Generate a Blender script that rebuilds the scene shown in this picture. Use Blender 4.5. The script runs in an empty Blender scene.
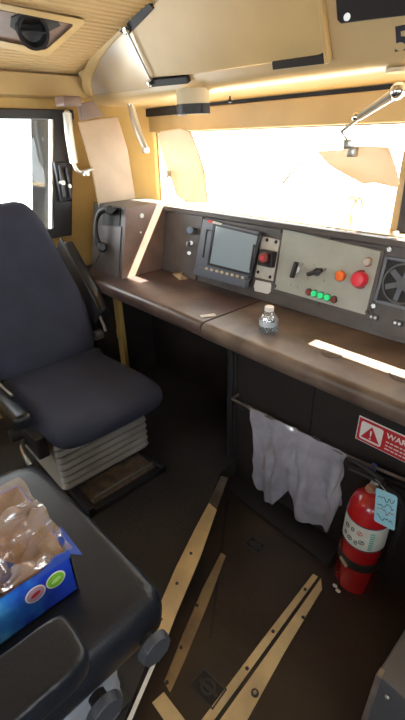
import bpy, bmesh, math, random
from mathutils import Vector, Matrix, noise
random.seed(7)
V = Vector
col = bpy.context.scene.collection
scn = bpy.context.scene

# ---------------------------------------------------------------- camera
FPX = 416.886
def _ray(px, py): return V((px-202.5, -(py-360.0), -FPX)).normalized()
_X = -_ray(-230.0, 148.0); _Z = -_ray(222.0, 1140.0); _Z = (_Z-_X*_X.dot(_Z)).normalized(); _Y = _Z.cross(_X)
CAM = V((0, 0, 1.6))
cd = bpy.data.cameras.new('camera'); cam = bpy.data.objects.new('camera', cd); col.objects.link(cam)
cd.sensor_fit = 'VERTICAL'; cd.sensor_height = 24.0; cd.lens = FPX/720*24.0; cd.clip_start = 0.02
cam.matrix_world = Matrix(((_X.x, _X.y, _X.z, 0), (_Y.x, _Y.y, _Y.z, 0), (_Z.x, _Z.y, _Z.z, 1.6), (0, 0, 0, 1)))
scn.camera = cam

# ---------------------------------------------------------------- world, sun, exposure
scn.view_settings.view_transform = 'Standard'; scn.view_settings.look = 'None'
scn.view_settings.gamma = 1.0; scn.view_settings.use_curve_mapping = False
scn.view_settings.exposure = 0.0
wd = bpy.data.worlds.new('sky'); scn.world = wd; wd.use_nodes = True
wn = wd.node_tree.nodes; bg = wn['Background']
bg.inputs[0].default_value = (0.93, 0.97, 1.0, 1); bg.inputs[1].default_value = 9.0
sd = bpy.data.lights.new('sun', 'SUN'); sun = bpy.data.objects.new('sun', sd); col.objects.link(sun)
sd.energy = 85.0; sd.angle = math.radians(0.6); sd.color = (1.0, 0.93, 0.8)
SUNDIR = V((0.55, 1.0, 1.5)).normalized()
sun.rotation_euler = SUNDIR.to_track_quat('Z', 'Y').to_euler(); sun.location = (3, 6, 8)

# ---------------------------------------------------------------- pixel of the photograph -> point on a real plane of the place
def ray(px, py):
    c = _ray(px, py)
    return V((_X.dot(c), _Y.dot(c), _Z.dot(c)))
def onz(px, py, z): d = ray(px, py); return CAM+d*((z-CAM.z)/d.z)
def ony(px, py, y): d = ray(px, py); return CAM+d*(y/d.y)
def onx(px, py, x): d = ray(px, py); return CAM+d*(x/d.x)
def onp(px, py, p, n): d = ray(px, py); return CAM+d*((p-CAM).dot(n)/d.dot(n))

# ---------------------------------------------------------------- materials
def mat(name, c, rough=0.5, metal=0.0, var=0.0, scale=6.0, c2=None, bump=0.0, bscale=40.0, coat=0.0, sub=0.0):
    m = bpy.data.materials.new(name); m.use_nodes = True
    nt = m.node_tree; b = nt.nodes['Principled BSDF']
    b.inputs['Base Color'].default_value = (*c, 1); b.inputs['Roughness'].default_value = rough
    b.inputs['Metallic'].default_value = metal
    if coat: b.inputs['Coat Weight'].default_value = coat
    tc = nt.nodes.new('ShaderNodeTexCoord')
    if var or c2:
        n = nt.nodes.new('ShaderNodeTexNoise'); n.inputs['Scale'].default_value = scale; n.inputs['Detail'].default_value = 6
        nt.links.new(tc.outputs['Object'], n.inputs['Vector'])
        r = nt.nodes.new('ShaderNodeValToRGB'); r.color_ramp.elements[0].position = 0.36; r.color_ramp.elements[1].position = 0.66
        cc = c2 if c2 else tuple(x*(1-var) for x in c)
        r.color_ramp.elements[0].color = (*c, 1); r.color_ramp.elements[1].color = (*cc, 1)
        nt.links.new(n.outputs['Fac'], r.inputs['Fac']); nt.links.new(r.outputs['Color'], b.inputs['Base Color'])
    if bump:
        n2 = nt.nodes.new('ShaderNodeTexNoise'); n2.inputs['Scale'].default_value = bscale; n2.inputs['Detail'].default_value = 4
        nt.links.new(tc.outputs['Object'], n2.inputs['Vector'])
        bp = nt.nodes.new('ShaderNodeBump'); bp.inputs['Strength'].default_value = bump; bp.inputs['Distance'].default_value = 0.01
        nt.links.new(n2.outputs['Fac'], bp.inputs['Height']); nt.links.new(bp.outputs['Normal'], b.inputs['Normal'])
    return m
def bs(m): return m.node_tree.nodes['Principled BSDF']
M = {}
M['beige'] = mat('beige_paint', (0.62, 0.44, 0.20), 0.42, var=0.18, scale=3, bump=0.06)
M['beige_head'] = mat('beige_satin_paint', (0.60, 0.44, 0.23), 0.3, var=0.12, scale=4, bump=0.04)
M['wall'] = mat('amber_wall_paint', (0.62, 0.41, 0.13), 0.45, var=0.2, scale=4, bump=0.06)
M['cream'] = mat('cream_plastic', (0.62, 0.52, 0.34), 0.35)
M['rearwall'] = mat('pale_grey_wall_paint', (0.34, 0.35, 0.37), 0.5, var=0.15)
M['ceil'] = mat('ribbed_ceiling_panel', (0.50, 0.35, 0.165), 0.6)
M['black'] = mat('black_plastic', (0.018, 0.017, 0.02), 0.42, bump=0.1)
M['rubber'] = mat('black_rubber', (0.012, 0.011, 0.012), 0.6)
M['frame'] = mat('black_window_frame', (0.03, 0.03, 0.035), 0.4)
M['desk'] = mat('worn_dark_laminate', (0.052, 0.032, 0.032), 0.33, c2=(0.13, 0.085, 0.07), scale=5, bump=0.15, bscale=25)
M['deskr'] = mat('worn_brown_laminate', (0.085, 0.058, 0.045), 0.36, c2=(0.19, 0.14, 0.11), scale=6, bump=0.15, bscale=25)
M['console'] = mat('dark_grey_console_paint', (0.105, 0.090, 0.085), 0.42, var=0.3, scale=10, bump=0.08)
M['tanside'] = mat('tan_brown_side', (0.24, 0.16, 0.125), 0.45, var=0.25, scale=10)
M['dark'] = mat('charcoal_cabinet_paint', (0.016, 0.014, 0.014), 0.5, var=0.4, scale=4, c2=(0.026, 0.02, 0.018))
M['floor'] = mat('worn_black_floor', (0.018, 0.014, 0.012), 0.42, c2=(0.045, 0.028, 0.02), scale=3.2, bump=0.2, bscale=30)
M['plat'] = mat('dark_platform_mat', (0.02, 0.019, 0.021), 0.6, c2=(0.03, 0.026, 0.026), scale=4, bump=0.2, bscale=60)
M['alu'] = mat('worn_brass_toned_strip', (0.80, 0.61, 0.32), 0.4, metal=0.2, c2=(0.50, 0.38, 0.22), scale=5)
M['alug'] = mat('worn_grey_strip', (0.24, 0.20, 0.17), 0.4, metal=0.4, c2=(0.12, 0.09, 0.08), scale=9)
M['alud'] = mat('tarnished_brass_strip', (0.40, 0.29, 0.15), 0.42, metal=0.35, c2=(0.20, 0.14, 0.09), scale=6)
M['steel'] = mat('steel', (0.5, 0.5, 0.48), 0.3, metal=0.9)
M['chrome'] = mat('chrome', (0.8, 0.8, 0.76), 0.14, metal=1.0)
M['armmetal'] = mat('satin_aluminium', (0.66, 0.64, 0.58), 0.28, metal=0.7)
M['fabric'] = mat('navy_grey_fabric', (0.027, 0.032, 0.060), 0.8, var=0.25, scale=8, bump=0.25, bscale=220)
M['leather'] = mat('black_leather', (0.011, 0.014, 0.022), 0.36, var=0.25, scale=7, bump=0.12, bscale=150)
M['bellow'] = mat('grey_rubber_bellows', (0.30, 0.29, 0.27), 0.4, c2=(0.20, 0.19, 0.17), scale=5)
M['bellow2'] = mat('blue_grey_rubber_bellows', (0.26, 0.29, 0.34), 0.5, c2=(0.17, 0.19, 0.22), scale=10)
M['basepl'] = mat('dusty_tan_plate', (0.24, 0.18, 0.13), 0.6, c2=(0.09, 0.07, 0.05), scale=18)
M['board'] = mat('pale_grey_board', (0.42, 0.44, 0.39), 0.35, c2=(0.36, 0.36, 0.30), scale=9)
M['whitepl'] = mat('white_plate', (0.62, 0.58, 0.52), 0.4, var=0.15, scale=30)
M['white'] = mat('white_paint', (0.78, 0.76, 0.72), 0.5)
M['bezel'] = mat('blue_grey_bezel', (0.12, 0.135, 0.17), 0.35)
M['screen'] = mat('grey_blue_lcd_glass', (0.33, 0.41, 0.46), 0.12, coat=0.6)
M['knobgrey'] = mat('dark_blue_grey_plastic', (0.05, 0.056, 0.07), 0.4)
M['red'] = mat('red_enamel', (0.42, 0.010, 0.014), 0.25, coat=0.5)
M['redbtn'] = mat('red_button', (0.75, 0.03, 0.06), 0.3)
M['darkred'] = mat('dark_red_lens', (0.22, 0.03, 0.03), 0.3)
M['orange'] = mat('orange_button', (0.9, 0.16, 0.01), 0.3)
M['blueknob'] = mat('pale_blue_knob', (0.22, 0.32, 0.46), 0.35)
M['sign'] = mat('red_sign', (0.50, 0.018, 0.028), 0.45)
M['tag'] = mat('pale_blue_card', (0.28, 0.56, 0.68), 0.6)
M['ink'] = mat('dark_ink', (0.02, 0.02, 0.04), 0.6)
M['labelw'] = mat('white_label', (0.62, 0.64, 0.58), 0.5, var=0.12, scale=25)
M['teal'] = mat('teal_band', (0.10, 0.34, 0.30), 0.5)
M['cardboard'] = mat('brown_cardboard', (0.42, 0.22, 0.12), 0.7, var=0.2)
M['greyglass'] = mat('blue_grey_deflector', (0.10, 0.115, 0.15), 0.35)
M['greybox'] = mat('grey_locker_paint', (0.085, 0.088, 0.10), 0.35, var=0.25, scale=5)
M['bluepack'] = mat('blue_wrapper', (0.04, 0.09, 0.42), 0.35)
M['foodpack'] = mat('orange_brown_wrapper', (0.52, 0.26, 0.16), 0.5, c2=(0.42, 0.20, 0.13), scale=12)
# green lit pushbuttons
m = mat('green_lit_lens', (0.03, 0.55, 0.2), 0.3); bs(m).inputs['Emission Color'].default_value = (0.02, 0.8, 0.25, 1); bs(m).inputs['Emission Strength'].default_value = 0.45; M['green'] = m
# glass
def glassmat(name, c, transp, rough=0.03):
    m = bpy.data.materials.new(name); m.use_nodes = True; nt = m.node_tree; nt.nodes.clear()
    o = nt.nodes.new('ShaderNodeOutputMaterial'); mx = nt.nodes.new('ShaderNodeMixShader'); t = nt.nodes.new('ShaderNodeBsdfTransparent')
    g = nt.nodes.new('ShaderNodeBsdfGlossy'); g.inputs['Roughness'].default_value = rough; t.inputs[0].default_value = (*c, 1)
    mx.inputs[0].default_value = transp
    nt.links.new(t.outputs[0], mx.inputs[1]); nt.links.new(g.outputs[0], mx.inputs[2]); nt.links.new(mx.outputs[0], o.inputs[0]); return m
M['glass'] = glassmat('window_glass', (0.97, 0.98, 0.97), 0.04)
M['pet'] = glassmat('clear_bottle_plastic', (0.80, 0.88, 0.93), 0.16, 0.08)
def filmmat(name, c, opac, rough=0.3, gl=0.25):
    m = bpy.data.materials.new(name); m.use_nodes = True; nt = m.node_tree; nt.nodes.clear()
    o = nt.nodes.new('ShaderNodeOutputMaterial'); mx = nt.nodes.new('ShaderNodeMixShader'); t = nt.nodes.new('ShaderNodeBsdfTransparent')
    d = nt.nodes.new('ShaderNodeBsdfDiffuse'); tl = nt.nodes.new('ShaderNodeBsdfTranslucent'); g = nt.nodes.new('ShaderNodeBsdfGlossy')
    d.inputs[0].default_value = (*c, 1); tl.inputs[0].default_value = (*c, 1); g.inputs['Roughness'].default_value = rough
    a = nt.nodes.new('ShaderNodeMixShader'); a.inputs[0].default_value = 0.3 if opac < 0.95 else 0.55; b = nt.nodes.new('ShaderNodeMixShader'); b.inputs[0].default_value = gl
    nt.links.new(d.outputs[0], a.inputs[1]); nt.links.new(tl.outputs[0], a.inputs[2])
    nt.links.new(a.outputs[0], b.inputs[1]); nt.links.new(g.outputs[0], b.inputs[2])
    tc = nt.nodes.new('ShaderNodeTexCoord'); n = nt.nodes.new('ShaderNodeTexNoise'); n.inputs['Scale'].default_value = 9; n.inputs['Detail'].default_value = 5
    mp = nt.nodes.new('ShaderNodeMapRange'); mp.inputs[1].default_value = 0.3; mp.inputs[2].default_value = 0.7; mp.inputs[3].default_value = opac-0.15; mp.inputs[4].default_value = min(1, opac+0.15)
    nt.links.new(tc.outputs['Object'], n.inputs['Vector']); nt.links.new(n.outputs['Fac'], mp.inputs[0]); nt.links.new(mp.outputs[0], mx.inputs[0])
    bp = nt.nodes.new('ShaderNodeBump'); bp.inputs['Strength'].default_value = 0.6 if opac < 0.95 else 0.0; bp.inputs['Distance'].default_value = 0.02
    vr = nt.nodes.new('ShaderNodeTexVoronoi'); vr.feature = 'SMOOTH_F1'; vr.inputs['Scale'].default_value = 26; nt.links.new(tc.outputs['Object'], vr.inputs['Vector'])
    nt.links.new(vr.outputs['Distance'], bp.inputs['Height']); nt.links.new(bp.outputs[0], g.inputs['Normal']); nt.links.new(bp.outputs[0], d.inputs['Normal'])
    nt.links.new(t.outputs[0], mx.inputs[1]); nt.links.new(b.outputs[0], mx.inputs[2]); nt.links.new(mx.outputs[0], o.inputs[0]); return m
M['film'] = filmmat('cloudy_white_plastic_film', (0.80, 0.81, 0.98), 0.70, 0.2, 0.36)
M['liner'] = filmmat('clear_plastic_liner', (0.88, 0.74, 0.72), 0.50, 0.15, 0.45)
M['visor'] = filmmat('cream_visor_vinyl', (0.70, 0.56, 0.40), 1.0, 0.4, 0.04)
M['bottlefilm'] = filmmat('clear_bottle_plastic', (0.78, 0.86, 0.93), 0.30, 0.08, 0.6)
M['silver'] = mat('silvery_glare_tone', (0.50, 0.45, 0.40), 0.24, metal=0.25, c2=(0.55, 0.42, 0.26), scale=5)  # glare on the locker's left end, put into a silvery colour
# carton print: deep blue to light blue speckle
m = mat('blue_printed_card', (0.015, 0.06, 0.50), 0.35); nt = m.node_tree
tc = nt.nodes.new('ShaderNodeTexCoord'); sx = nt.nodes.new('ShaderNodeSeparateXYZ'); nt.links.new(tc.outputs['Object'], sx.inputs[0])
ns = nt.nodes.new('ShaderNodeTexNoise'); ns.inputs['Scale'].default_value = 22; ns.inputs['Detail'].default_value = 6; nt.links.new(tc.outputs['Object'], ns.inputs['Vector'])
mu = nt.nodes.new('ShaderNodeMath'); mu.operation = 'MULTIPLY_ADD'; mu.inputs[1].default_value = -3.2; mu.inputs[2].default_value = 0.08; nt.links.new(sx.outputs[1], mu.inputs[0])
ad = nt.nodes.new('ShaderNodeMath'); ad.operation = 'ADD'; nt.links.new(mu.outputs[0], ad.inputs[0]); nt.links.new(ns.outputs['Fac'], ad.inputs[1])
rp = nt.nodes.new('ShaderNodeValToRGB'); e = rp.color_ramp.elements; e[0].position = 0.25; e[0].color = (0.012, 0.05, 0.48, 1); e[1].position = 1.0; e[1].color = (0.20, 0.62, 0.85, 1)
x = rp.color_ramp.elements.new(0.55); x.color = (0.03, 0.22, 0.66, 1)
nt.links.new(ad.outputs[0], rp.inputs[0]); nt.links.new(rp.outputs[0], bs(m).inputs['Base Color']); M['carton'] = m
# ---------------------------------------------------------------- mesh helpers (all take world coordinates)
def worldloc(o):
    p = V((0, 0, 0))
    while o: p += o.location; o = o.parent
    return p
def thing(name, loc, label, cat, group=None):
    o = bpy.data.objects.new(name, None); col.objects.link(o); o.location = loc; o.empty_display_size = 0.05
    tag(o, label, cat, group); return o
def tag(o, label=None, cat=None, group=None, kind=None):
    if label: o['label'] = label
    if cat: o['category'] = cat
    if group: o['group'] = group
    if kind: o['kind'] = kind
    return o
def obj(name, bm, m, parent=None, smooth=35, label=None, bev=0.0, bseg=2, sub=0, sol=0.0):
    bmesh.ops.recalc_face_normals(bm, faces=bm.faces[:])
    me = bpy.data.meshes.new(name); 
    mn = V([min(v.co[i] for v in bm.verts) for i in range(3)]); mx = V([max(v.co[i] for v in bm.verts) for i in range(3)])
    c = (mn+mx)/2
    for v in bm.verts: v.co -= c
    bm.to_mesh(me); bm.free()
    me.materials.append(M[m] if isinstance(m, str) else m)
    o = bpy.data.objects.new(name, me); col.objects.link(o)
    if parent: o.parent = parent; o.location = c-worldloc(parent)
    else: o.location = c
    if bev:
        b = o.modifiers.new('bevel', 'BEVEL'); b.width = bev; b.segments = bseg; b.limit_method = 'ANGLE'; b.angle_limit = math.radians(40)
    if sol:
        b = o.modifiers.new('solid', 'SOLIDIFY'); b.thickness = sol; b.offset = 0
    if sub:
        b = o.modifiers.new('sub', 'SUBSURF'); b.levels = sub; b.render_levels = sub
    if smooth:
        for p in me.polygons: p.use_smooth = True
        if not sub: me.set_sharp_from_angle(angle=math.radians(smooth))
    if label: o['label'] = label
    return o
def struct(name, bm, m, bev=0.0, parent=None, smooth=30):
    o = obj(name, bm, m, parent, smooth=smooth, bev=bev)
    if not parent: o['kind'] = 'structure'
    return o
NB = bmesh.new
I4 = Matrix.Identity(4)
def box(bm, x0, x1, y0, y1, z0, z1, T=I4):
    vs = [bm.verts.new(T @ V((x, y, z))) for x in (x0, x1) for y in (y0, y1) for z in (z0, z1)]
    for f in ((0, 1, 3, 2), (4, 6, 7, 5), (0, 4, 5, 1), (2, 3, 7, 6), (0, 2, 6, 4), (1, 5, 7, 3)): bm.faces.new([vs[i] for i in f])
    return bm
def rbox(bm, x0, x1, y0, y1, z0, z1, T=I4, r=0.01, seg=3):
    t = NB(); box(t, x0, x1, y0, y1, z0, z1)
    bmesh.ops.bevel(t, geom=t.edges[:], offset=r, segments=seg, profile=0.5, affect='EDGES')
    merge(bm, t, T); return bm
def merge(bm, t, T=I4):
    mp = {v: bm.verts.new(T @ v.co) for v in t.verts}
    for f in t.faces:
        try: bm.faces.new([mp[v] for v in f.verts])
        except ValueError: pass
    t.free()
def prism(bm, pts, vec):
    a = [bm.verts.new(p) for p in pts]; b = [bm.verts.new(V(p)+V(vec)) for p in pts]; n = len(a)
    bm.faces.new(a[::-1]); bm.faces.new(b)
    for i in range(n): bm.faces.new([a[i], a[(i+1) % n], b[(i+1) % n], b[i]])
    return bm
def basis(d):
    d = V(d).normalized(); a = V((0, 0, 1)) if abs(d.z) < 0.9 else V((1, 0, 0)); u = d.cross(a).normalized(); return u, d.cross(u)
def cyl(bm, p0, p1, r0, r1=None, n=20):
    r1 = r0 if r1 is None else r1; p0 = V(p0); p1 = V(p1); u, w = basis(p1-p0)
    A = []; Bv = []
    for i in range(n):
        a = 2*math.pi*i/n; d = u*math.cos(a)+w*math.sin(a); A.append(bm.verts.new(p0+d*r0)); Bv.append(bm.verts.new(p1+d*r1))
    bm.faces.new(A); bm.faces.new(Bv)
    for i in range(n): bm.faces.new([A[i], A[(i+1) % n], Bv[(i+1) % n], Bv[i]])
    return bm
def spline(pts, k=8):
    pts = [V(p) for p in pts]; out = []
    for i in range(len(pts)-1):
        p0 = pts[max(i-1, 0)]; p1 = pts[i]; p2 = pts[i+1]; p3 = pts[min(i+2, len(pts)-1)]
        for j in range(k):
            t = j/k; out.append(0.5*((2*p1)+(p2-p0)*t+(2*p0-5*p1+4*p2-p3)*t*t+(3*p1-p0-3*p2+p3)*t**3))
    out.append(pts[-1]); return out
def tube(bm, pts, r, n=10):
    pts = [V(p) for p in pts]; rings = []; u = None
    for i, p in enumerate(pts):
        d = (pts[min(i+1, len(pts)-1)]-pts[max(i-1, 0)]).normalized()
        if u is None: u = basis(d)[0]
        u = (u-d*u.dot(d)).normalized(); w = d.cross(u)
        rr = r[i] if isinstance(r, (list, tuple)) else r
        rings.append([bm.verts.new(p+(u*math.cos(2*math.pi*k/n)+w*math.sin(2*math.pi*k/n))*rr) for k in range(n)])
    bm.faces.new(rings[0]); bm.faces.new(rings[-1])
    for a, b in zip(rings, rings[1:]):
        for k in range(n): bm.faces.new([a[k], a[(k+1) % n], b[(k+1) % n], b[k]])
    return bm
def lathe(bm, prof, T=I4, n=32, cap=True):
    rings = [[bm.verts.new(T @ V((r*math.cos(2*math.pi*k/n), r*math.sin(2*math.pi*k/n), z))) for k in range(n)] for r, z in prof]
    if cap: bm.faces.new(rings[0]); bm.faces.new(rings[-1])
    for a, b in zip(rings, rings[1:]):
        for k in range(n): bm.faces.new([a[k], a[(k+1) % n], b[(k+1) % n], b[k]])
    return bm
def frameT(o, u, v, w):
    return Matrix(((u.x, v.x, w.x, o.x), (u.y, v.y, w.y, o.y), (u.z, v.z, w.z, o.z), (0, 0, 0, 1)))
def pad(bm, outline, T, front, back, p=5.0, dish=0.0, k=6):
    """padded solid: outline (u,v) smooth closed, bulging to +front and -back along w"""
    n0 = len(outline); pts = []
    for i in range(n0):
        a, b, c, d = [V((*outline[(i+j-1) % n0], 0)) for j in range(4)]
        for j in range(k):
            t = j/k; q = 0.5*((2*b)+(c-a)*t+(2*a-5*b+4*c-d)*t*t+(3*b-a-3*c+d)*t**3); pts.append((q.x, q.y))
    cx = sum(q[0] for q in pts)/len(pts); cy = sum(q[1] for q in pts)/len(pts)
    S = [0.12, 0.3, 0.5, 0.68, 0.8, 0.88, 0.94, 0.975, 0.993, 1.0]; rings = []
    def ring(s, h): return [bm.verts.new(T @ V((cx+(x-cx)*s, cy+(y-cy)*s, h))) for x, y in pts]
    for s in S: rings.append(ring(s, front*math.pow(max(0, 1-s**p), 0.5)-dish*(1-s*s)**2))
    for s in S[::-1][1:]: rings.append(ring(s, -back*math.pow(max(0, 1-s**p), 0.5)))
    bm.faces.new(rings[0]); bm.faces.new(rings[-1]); N = len(pts)
    for a, b in zip(rings, rings[1:]):
        for i in range(N): bm.faces.new([a[i], a[(i+1) % N], b[(i+1) % N], b[i]])
    return bm
def rrect(x0, x1, y0, y1, r):
    o = []
    for cx, cy, a0 in ((x1-r, y1-r, 0), (x0+r, y1-r, 90), (x0+r, y0+r, 180), (x1-r, y0+r, 270)):
        for j in range(5): a = math.radians(a0+90*j/4); o.append((cx+r*math.cos(a), cy+r*math.sin(a)))
    return o
def text(name, s, size, T, m, parent, ext=0.0004, align='CENTER'):
    cu = bpy.data.curves.new(name, 'FONT'); cu.body = s; cu.size = size; cu.extrude = ext; cu.align_x = align; cu.align_y = 'CENTER'; cu.offset = size*0.02 if s in ('WARNING', '5') else 0.0
    cu.materials.append(M[m]); tmp = bpy.data.objects.new(name+'_curve', cu); me = bpy.data.meshes.new_from_object(tmp)
    bpy.data.objects.remove(tmp); o = bpy.data.objects.new(name, me); col.objects.link(o)
    o.parent = parent; o.matrix_local = Matrix.Translation(-worldloc(parent)) @ T; return o

# ================================================================ SHELL
XL, YF, XR, YB = -2.4, 1.62, 1.0, -1.7
struct('floor', box(NB(), XL-0.05, XR+0.05, YB-0.05, YF+0.05, -0.06, 0.0), 'floor')
# raised seat platform whose diagonal edge runs from the footwell towards the aisle
PA, PB = V((-1.13, 1.12, 0)), V((-0.46, -0.05, 0))
bm = prism(NB(), [V((XL, YB, 0)), V((-0.46, YB, 0)), PB, PA, V((-1.16, 1.62, 0)), V((XL, 1.62, 0))], (0, 0, 0.1))
struct('floor_platform', bm, 'plat')
# left wall with its window opening (y 0.25..1.12, z 1.14..1.68)
WY0, WY1, WZ0, WZ1 = 0.15, 1.19, 1.12, 1.74
OT, OB = onx(71, 112, XL).y, onx(70, 237, XL).y            # the window's front edge slants
WZ1 = 1.745; WZ0 = 1.108
bm = NB(); box(bm, XL-0.06, XL, YB, YF, 0, WZ0); box(bm, XL-0.06, XL, YB, YF, WZ1, 1.9); box(bm, XL-0.06, XL, YB, WY0, WZ0, WZ1)
prism(bm, [V((XL-0.06, OB, WZ0)), V((XL-0.06, YF, WZ0)), V((XL-0.06, YF, WZ1)), V((XL-0.06, OT, WZ1))], (0.06, 0, 0))
struct('wall_left', bm, 'wall')
# angled corner post between side wall and windscreen
bm = prism(NB(), [V((XL-0.01, 1.34, 0.9)), V((XL-0.01, YF+0.05, 0.9)), V((-2.13, YF+0.05, 0.9)), V((-2.13, YF-0.02, 0.9))], (0, 0, 1.1))
struct('trim_1', bm, 'wall', bev=0.01)
# front wall
WX0, WX1, WB, WT = -2.12, -0.66, 1.27, 1.625
bm = NB(); box(bm, XL, WX0, YF, YF+0.06, 0, 2.3); box(bm, WX0, XR, YF, YF+0.06, WT, 2.3); box(bm, WX0, XR, YF, YF+0.06, 0, WB)
box(bm, 0.75, XR, YF, YF+0.06, WB, WT)
struct('wall_front', bm, 'beige_head')
# dark panels added in the footwell, their colour stands for its shade
bm = box(NB(), XL, -1.2, YF-0.03, YF, 0.1, 0.86); struct('trim_shade_front', bm, 'dark')
bm = box(NB(), XL, XL+0.012, 0.9, YF-0.03, 0.1, 0.8); struct('trim_shade_side', bm, 'dark')
# post between the two windscreens
a = [ony(403, 150, 1.60), ony(425, 150, 1.60), ony(412, 246, 1.60), ony(387, 240, 1.60)]
bm = prism(NB(), a, (0, 0.08, 0)); struct('trim_4', bm, 'beige_head', bev=0.006)
a = [ony(408, 158, 1.585), ony(418, 158, 1.585), ony(410, 236, 1.585), ony(396, 232, 1.585)]
bm = prism(NB(), a, (0, 0.014, 0)); struct('trim_5', bm, 'frame', bev=0.003)
# right and rear walls with windows (behind and beside the photographer)
bm = NB(); box(bm, XR, XR+0.06, YB, YF, 0, 1.1); box(bm, XR, XR+0.06, YB, YF, 1.75, 2.2); box(bm, XR, XR+0.06, YB, -0.9, 1.1, 1.75); box(bm, XR, XR+0.06, 0.1, YF, 1.1, 1.75)
struct('wall_right', bm, 'rearwall')
bm = NB(); box(bm, XL, XR, YB-0.06, YB, 0, 1.15); box(bm, XL, XR, YB-0.06, YB, 1.75, 2.2); box(bm, XL, -1.9, YB-0.06, YB, 1.15, 1.75); box(bm, -0.9, 0.0, YB-0.06, YB, 1.15, 1.75); box(bm, 0.8, XR, YB-0.06, YB, 1.15, 1.75)
struct('wall_back', bm, 'rearwall')
# ceiling: low at the side wall, rising to the middle
prof = [(-2.46, 1.895), (-2.4, 1.90), (-2.25, 1.915), (-2.1, 1.94), (-1.9, 1.975), (-1.7, 2.01), (-1.5, 2.04), (-1.2, 2.07), (-0.8, 2.09), (1.06, 2.09)]
def zc(x):
    for (a, b), (c, d) in zip(prof, prof[1:]):
        if x <= c: return b+(d-b)*(x-a)/(c-a)
    return prof[-1][1]
lo = []; x = -2.46
while x < 1.06: lo += [V((x, YB, zc(x))), V((x+0.021, YB, zc(x+0.021)-0.001)), V((x+0.024, YB, zc(x)+0.008)), V((x+0.030, YB, zc(x)+0.008))]; x += 0.032
lo += [V((x, YB, 2.25)), V((-2.46, YB, 2.25))]
struct('ceiling', prism(NB(), lo, (0, YF-YB+0.05, 0)), 'ceil', smooth=0)
# moulding along the side wall under the ceiling
bm = prism(NB(), [V((XL, YB, 1.79)), V((XL+0.05, YB, 1.80)), V((XL+0.05, YB, 1.895)), V((XL, YB, 1.905))], (0, 1.41-YB, 0)); struct('trim_6', bm, 'beige', bev=0.006)
# windscreen and side window
t = tag(obj('window_2', box(NB(), WX0, 0.75, YF+0.025, YF+0.03, WB, WT), 'glass'), kind='structure')
GT, GB = onx(50.5, 119, XL).y, onx(50.5, 230, XL).y; gz1, gz0 = 1.70, 1.162
def wq(y0t, y1t, y0b, y1b, zt_, zb_, xa, th):
    return prism(NB(), [V((xa, y0b, zb_)), V((xa, y1b, zb_)), V((xa, y1t, zt_)), V((xa, y0t, zt_))], (th, 0, 0))
bm = NB(); merge(bm, wq(WY0, OT, WY0, OT, WZ1, gz1, XL-0.02, 0.05)); merge(bm, wq(WY0, OB, WY0, OB, gz0, WZ0, XL-0.02, 0.05)); merge(bm, wq(GT, OT, GB, OB, WZ1, WZ0, XL-0.02, 0.052)); box(bm, XL-0.02, XL+0.03, WY0-0.02, WY0+0.05, WZ0, WZ1)
w1 = tag(obj('window_1', bm, 'frame', bev=0.006), kind='structure')
obj('window_pane', wq(WY0+0.05, GT, WY0+0.05, GB, gz1, gz0, XL-0.012, 0.004), 'glass', w1)
obj('bright_edge', wq(GT-0.008, GT, GB-0.008, GB, gz1, gz0, XL-0.006, 0.038), 'armmetal', w1, label='bright metal edge strip')
# unseen stepped hood above the windscreen, added to cut the sun into streaks
bm = NB()
for xa, xb, ye in ((-1.92, -1.55, 1.688), (-1.55, -0.50, 1.752), (-0.50, XR, 1.688)): prism(bm, [V((xa, YF, 1.63)), V((xa, ye, 1.63)), V((xa, ye, 1.66)), V((xa, YF, 1.72))], (xb-xa, 0, 0))
struct('trim_sun_blocker', bm, 'beige_head')

# deflector outside the side window
T = thing('wind_deflector', V((XL-0.14, 0.98, 1.1)), 'blue-grey wind deflector panel outside the side window', 'deflector')
a = [onx(31, 110, XL-0.13), onx(52, 110, XL-0.13), onx(52, 240, XL-0.13), onx(33, 212, XL-0.13)]
obj('panel', prism(NB(), a, (-0.012, 0, 0)), 'greyglass', T)
obj('bracket', box(NB(), XL-0.14, XL-0.05, 1.10, 1.14, 1.3, 1.34), 'frame', T)

# window latch on the frame
c = onx(63, 182, XL+0.05); T = thing('window_latch', c, 'dark metal window latch on the black side window frame', 'latch')
obj('latch_body', rbox(NB(), c.x-0.03, c.x+0.012, c.y-0.035, c.y+0.035, c.z-0.10, c.z+0.10, r=0.006), 'frame', T)
bm = NB(); box(bm, c.x+0.012, c.x+0.03, c.y-0.022, c.y-0.008, c.z-0.075, c.z+0.085); box(bm, c.x+0.012, c.x+0.03, c.y+0.012, c.y+0.026, c.z-0.08, c.z+0.075); obj('slide_rail', bm, 'greybox', T, bev=0.003)
bm = NB(); cyl(bm, c+V((0.01, -0.02, 0)), c+V((0.045, -0.02, 0)), 0.012); cyl(bm, c+V((0.01, 0.018, -0.02)), c+V((0.04, 0.018, -0.02)), 0.01); obj('latch_knob', bm, 'steel', T)

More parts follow.
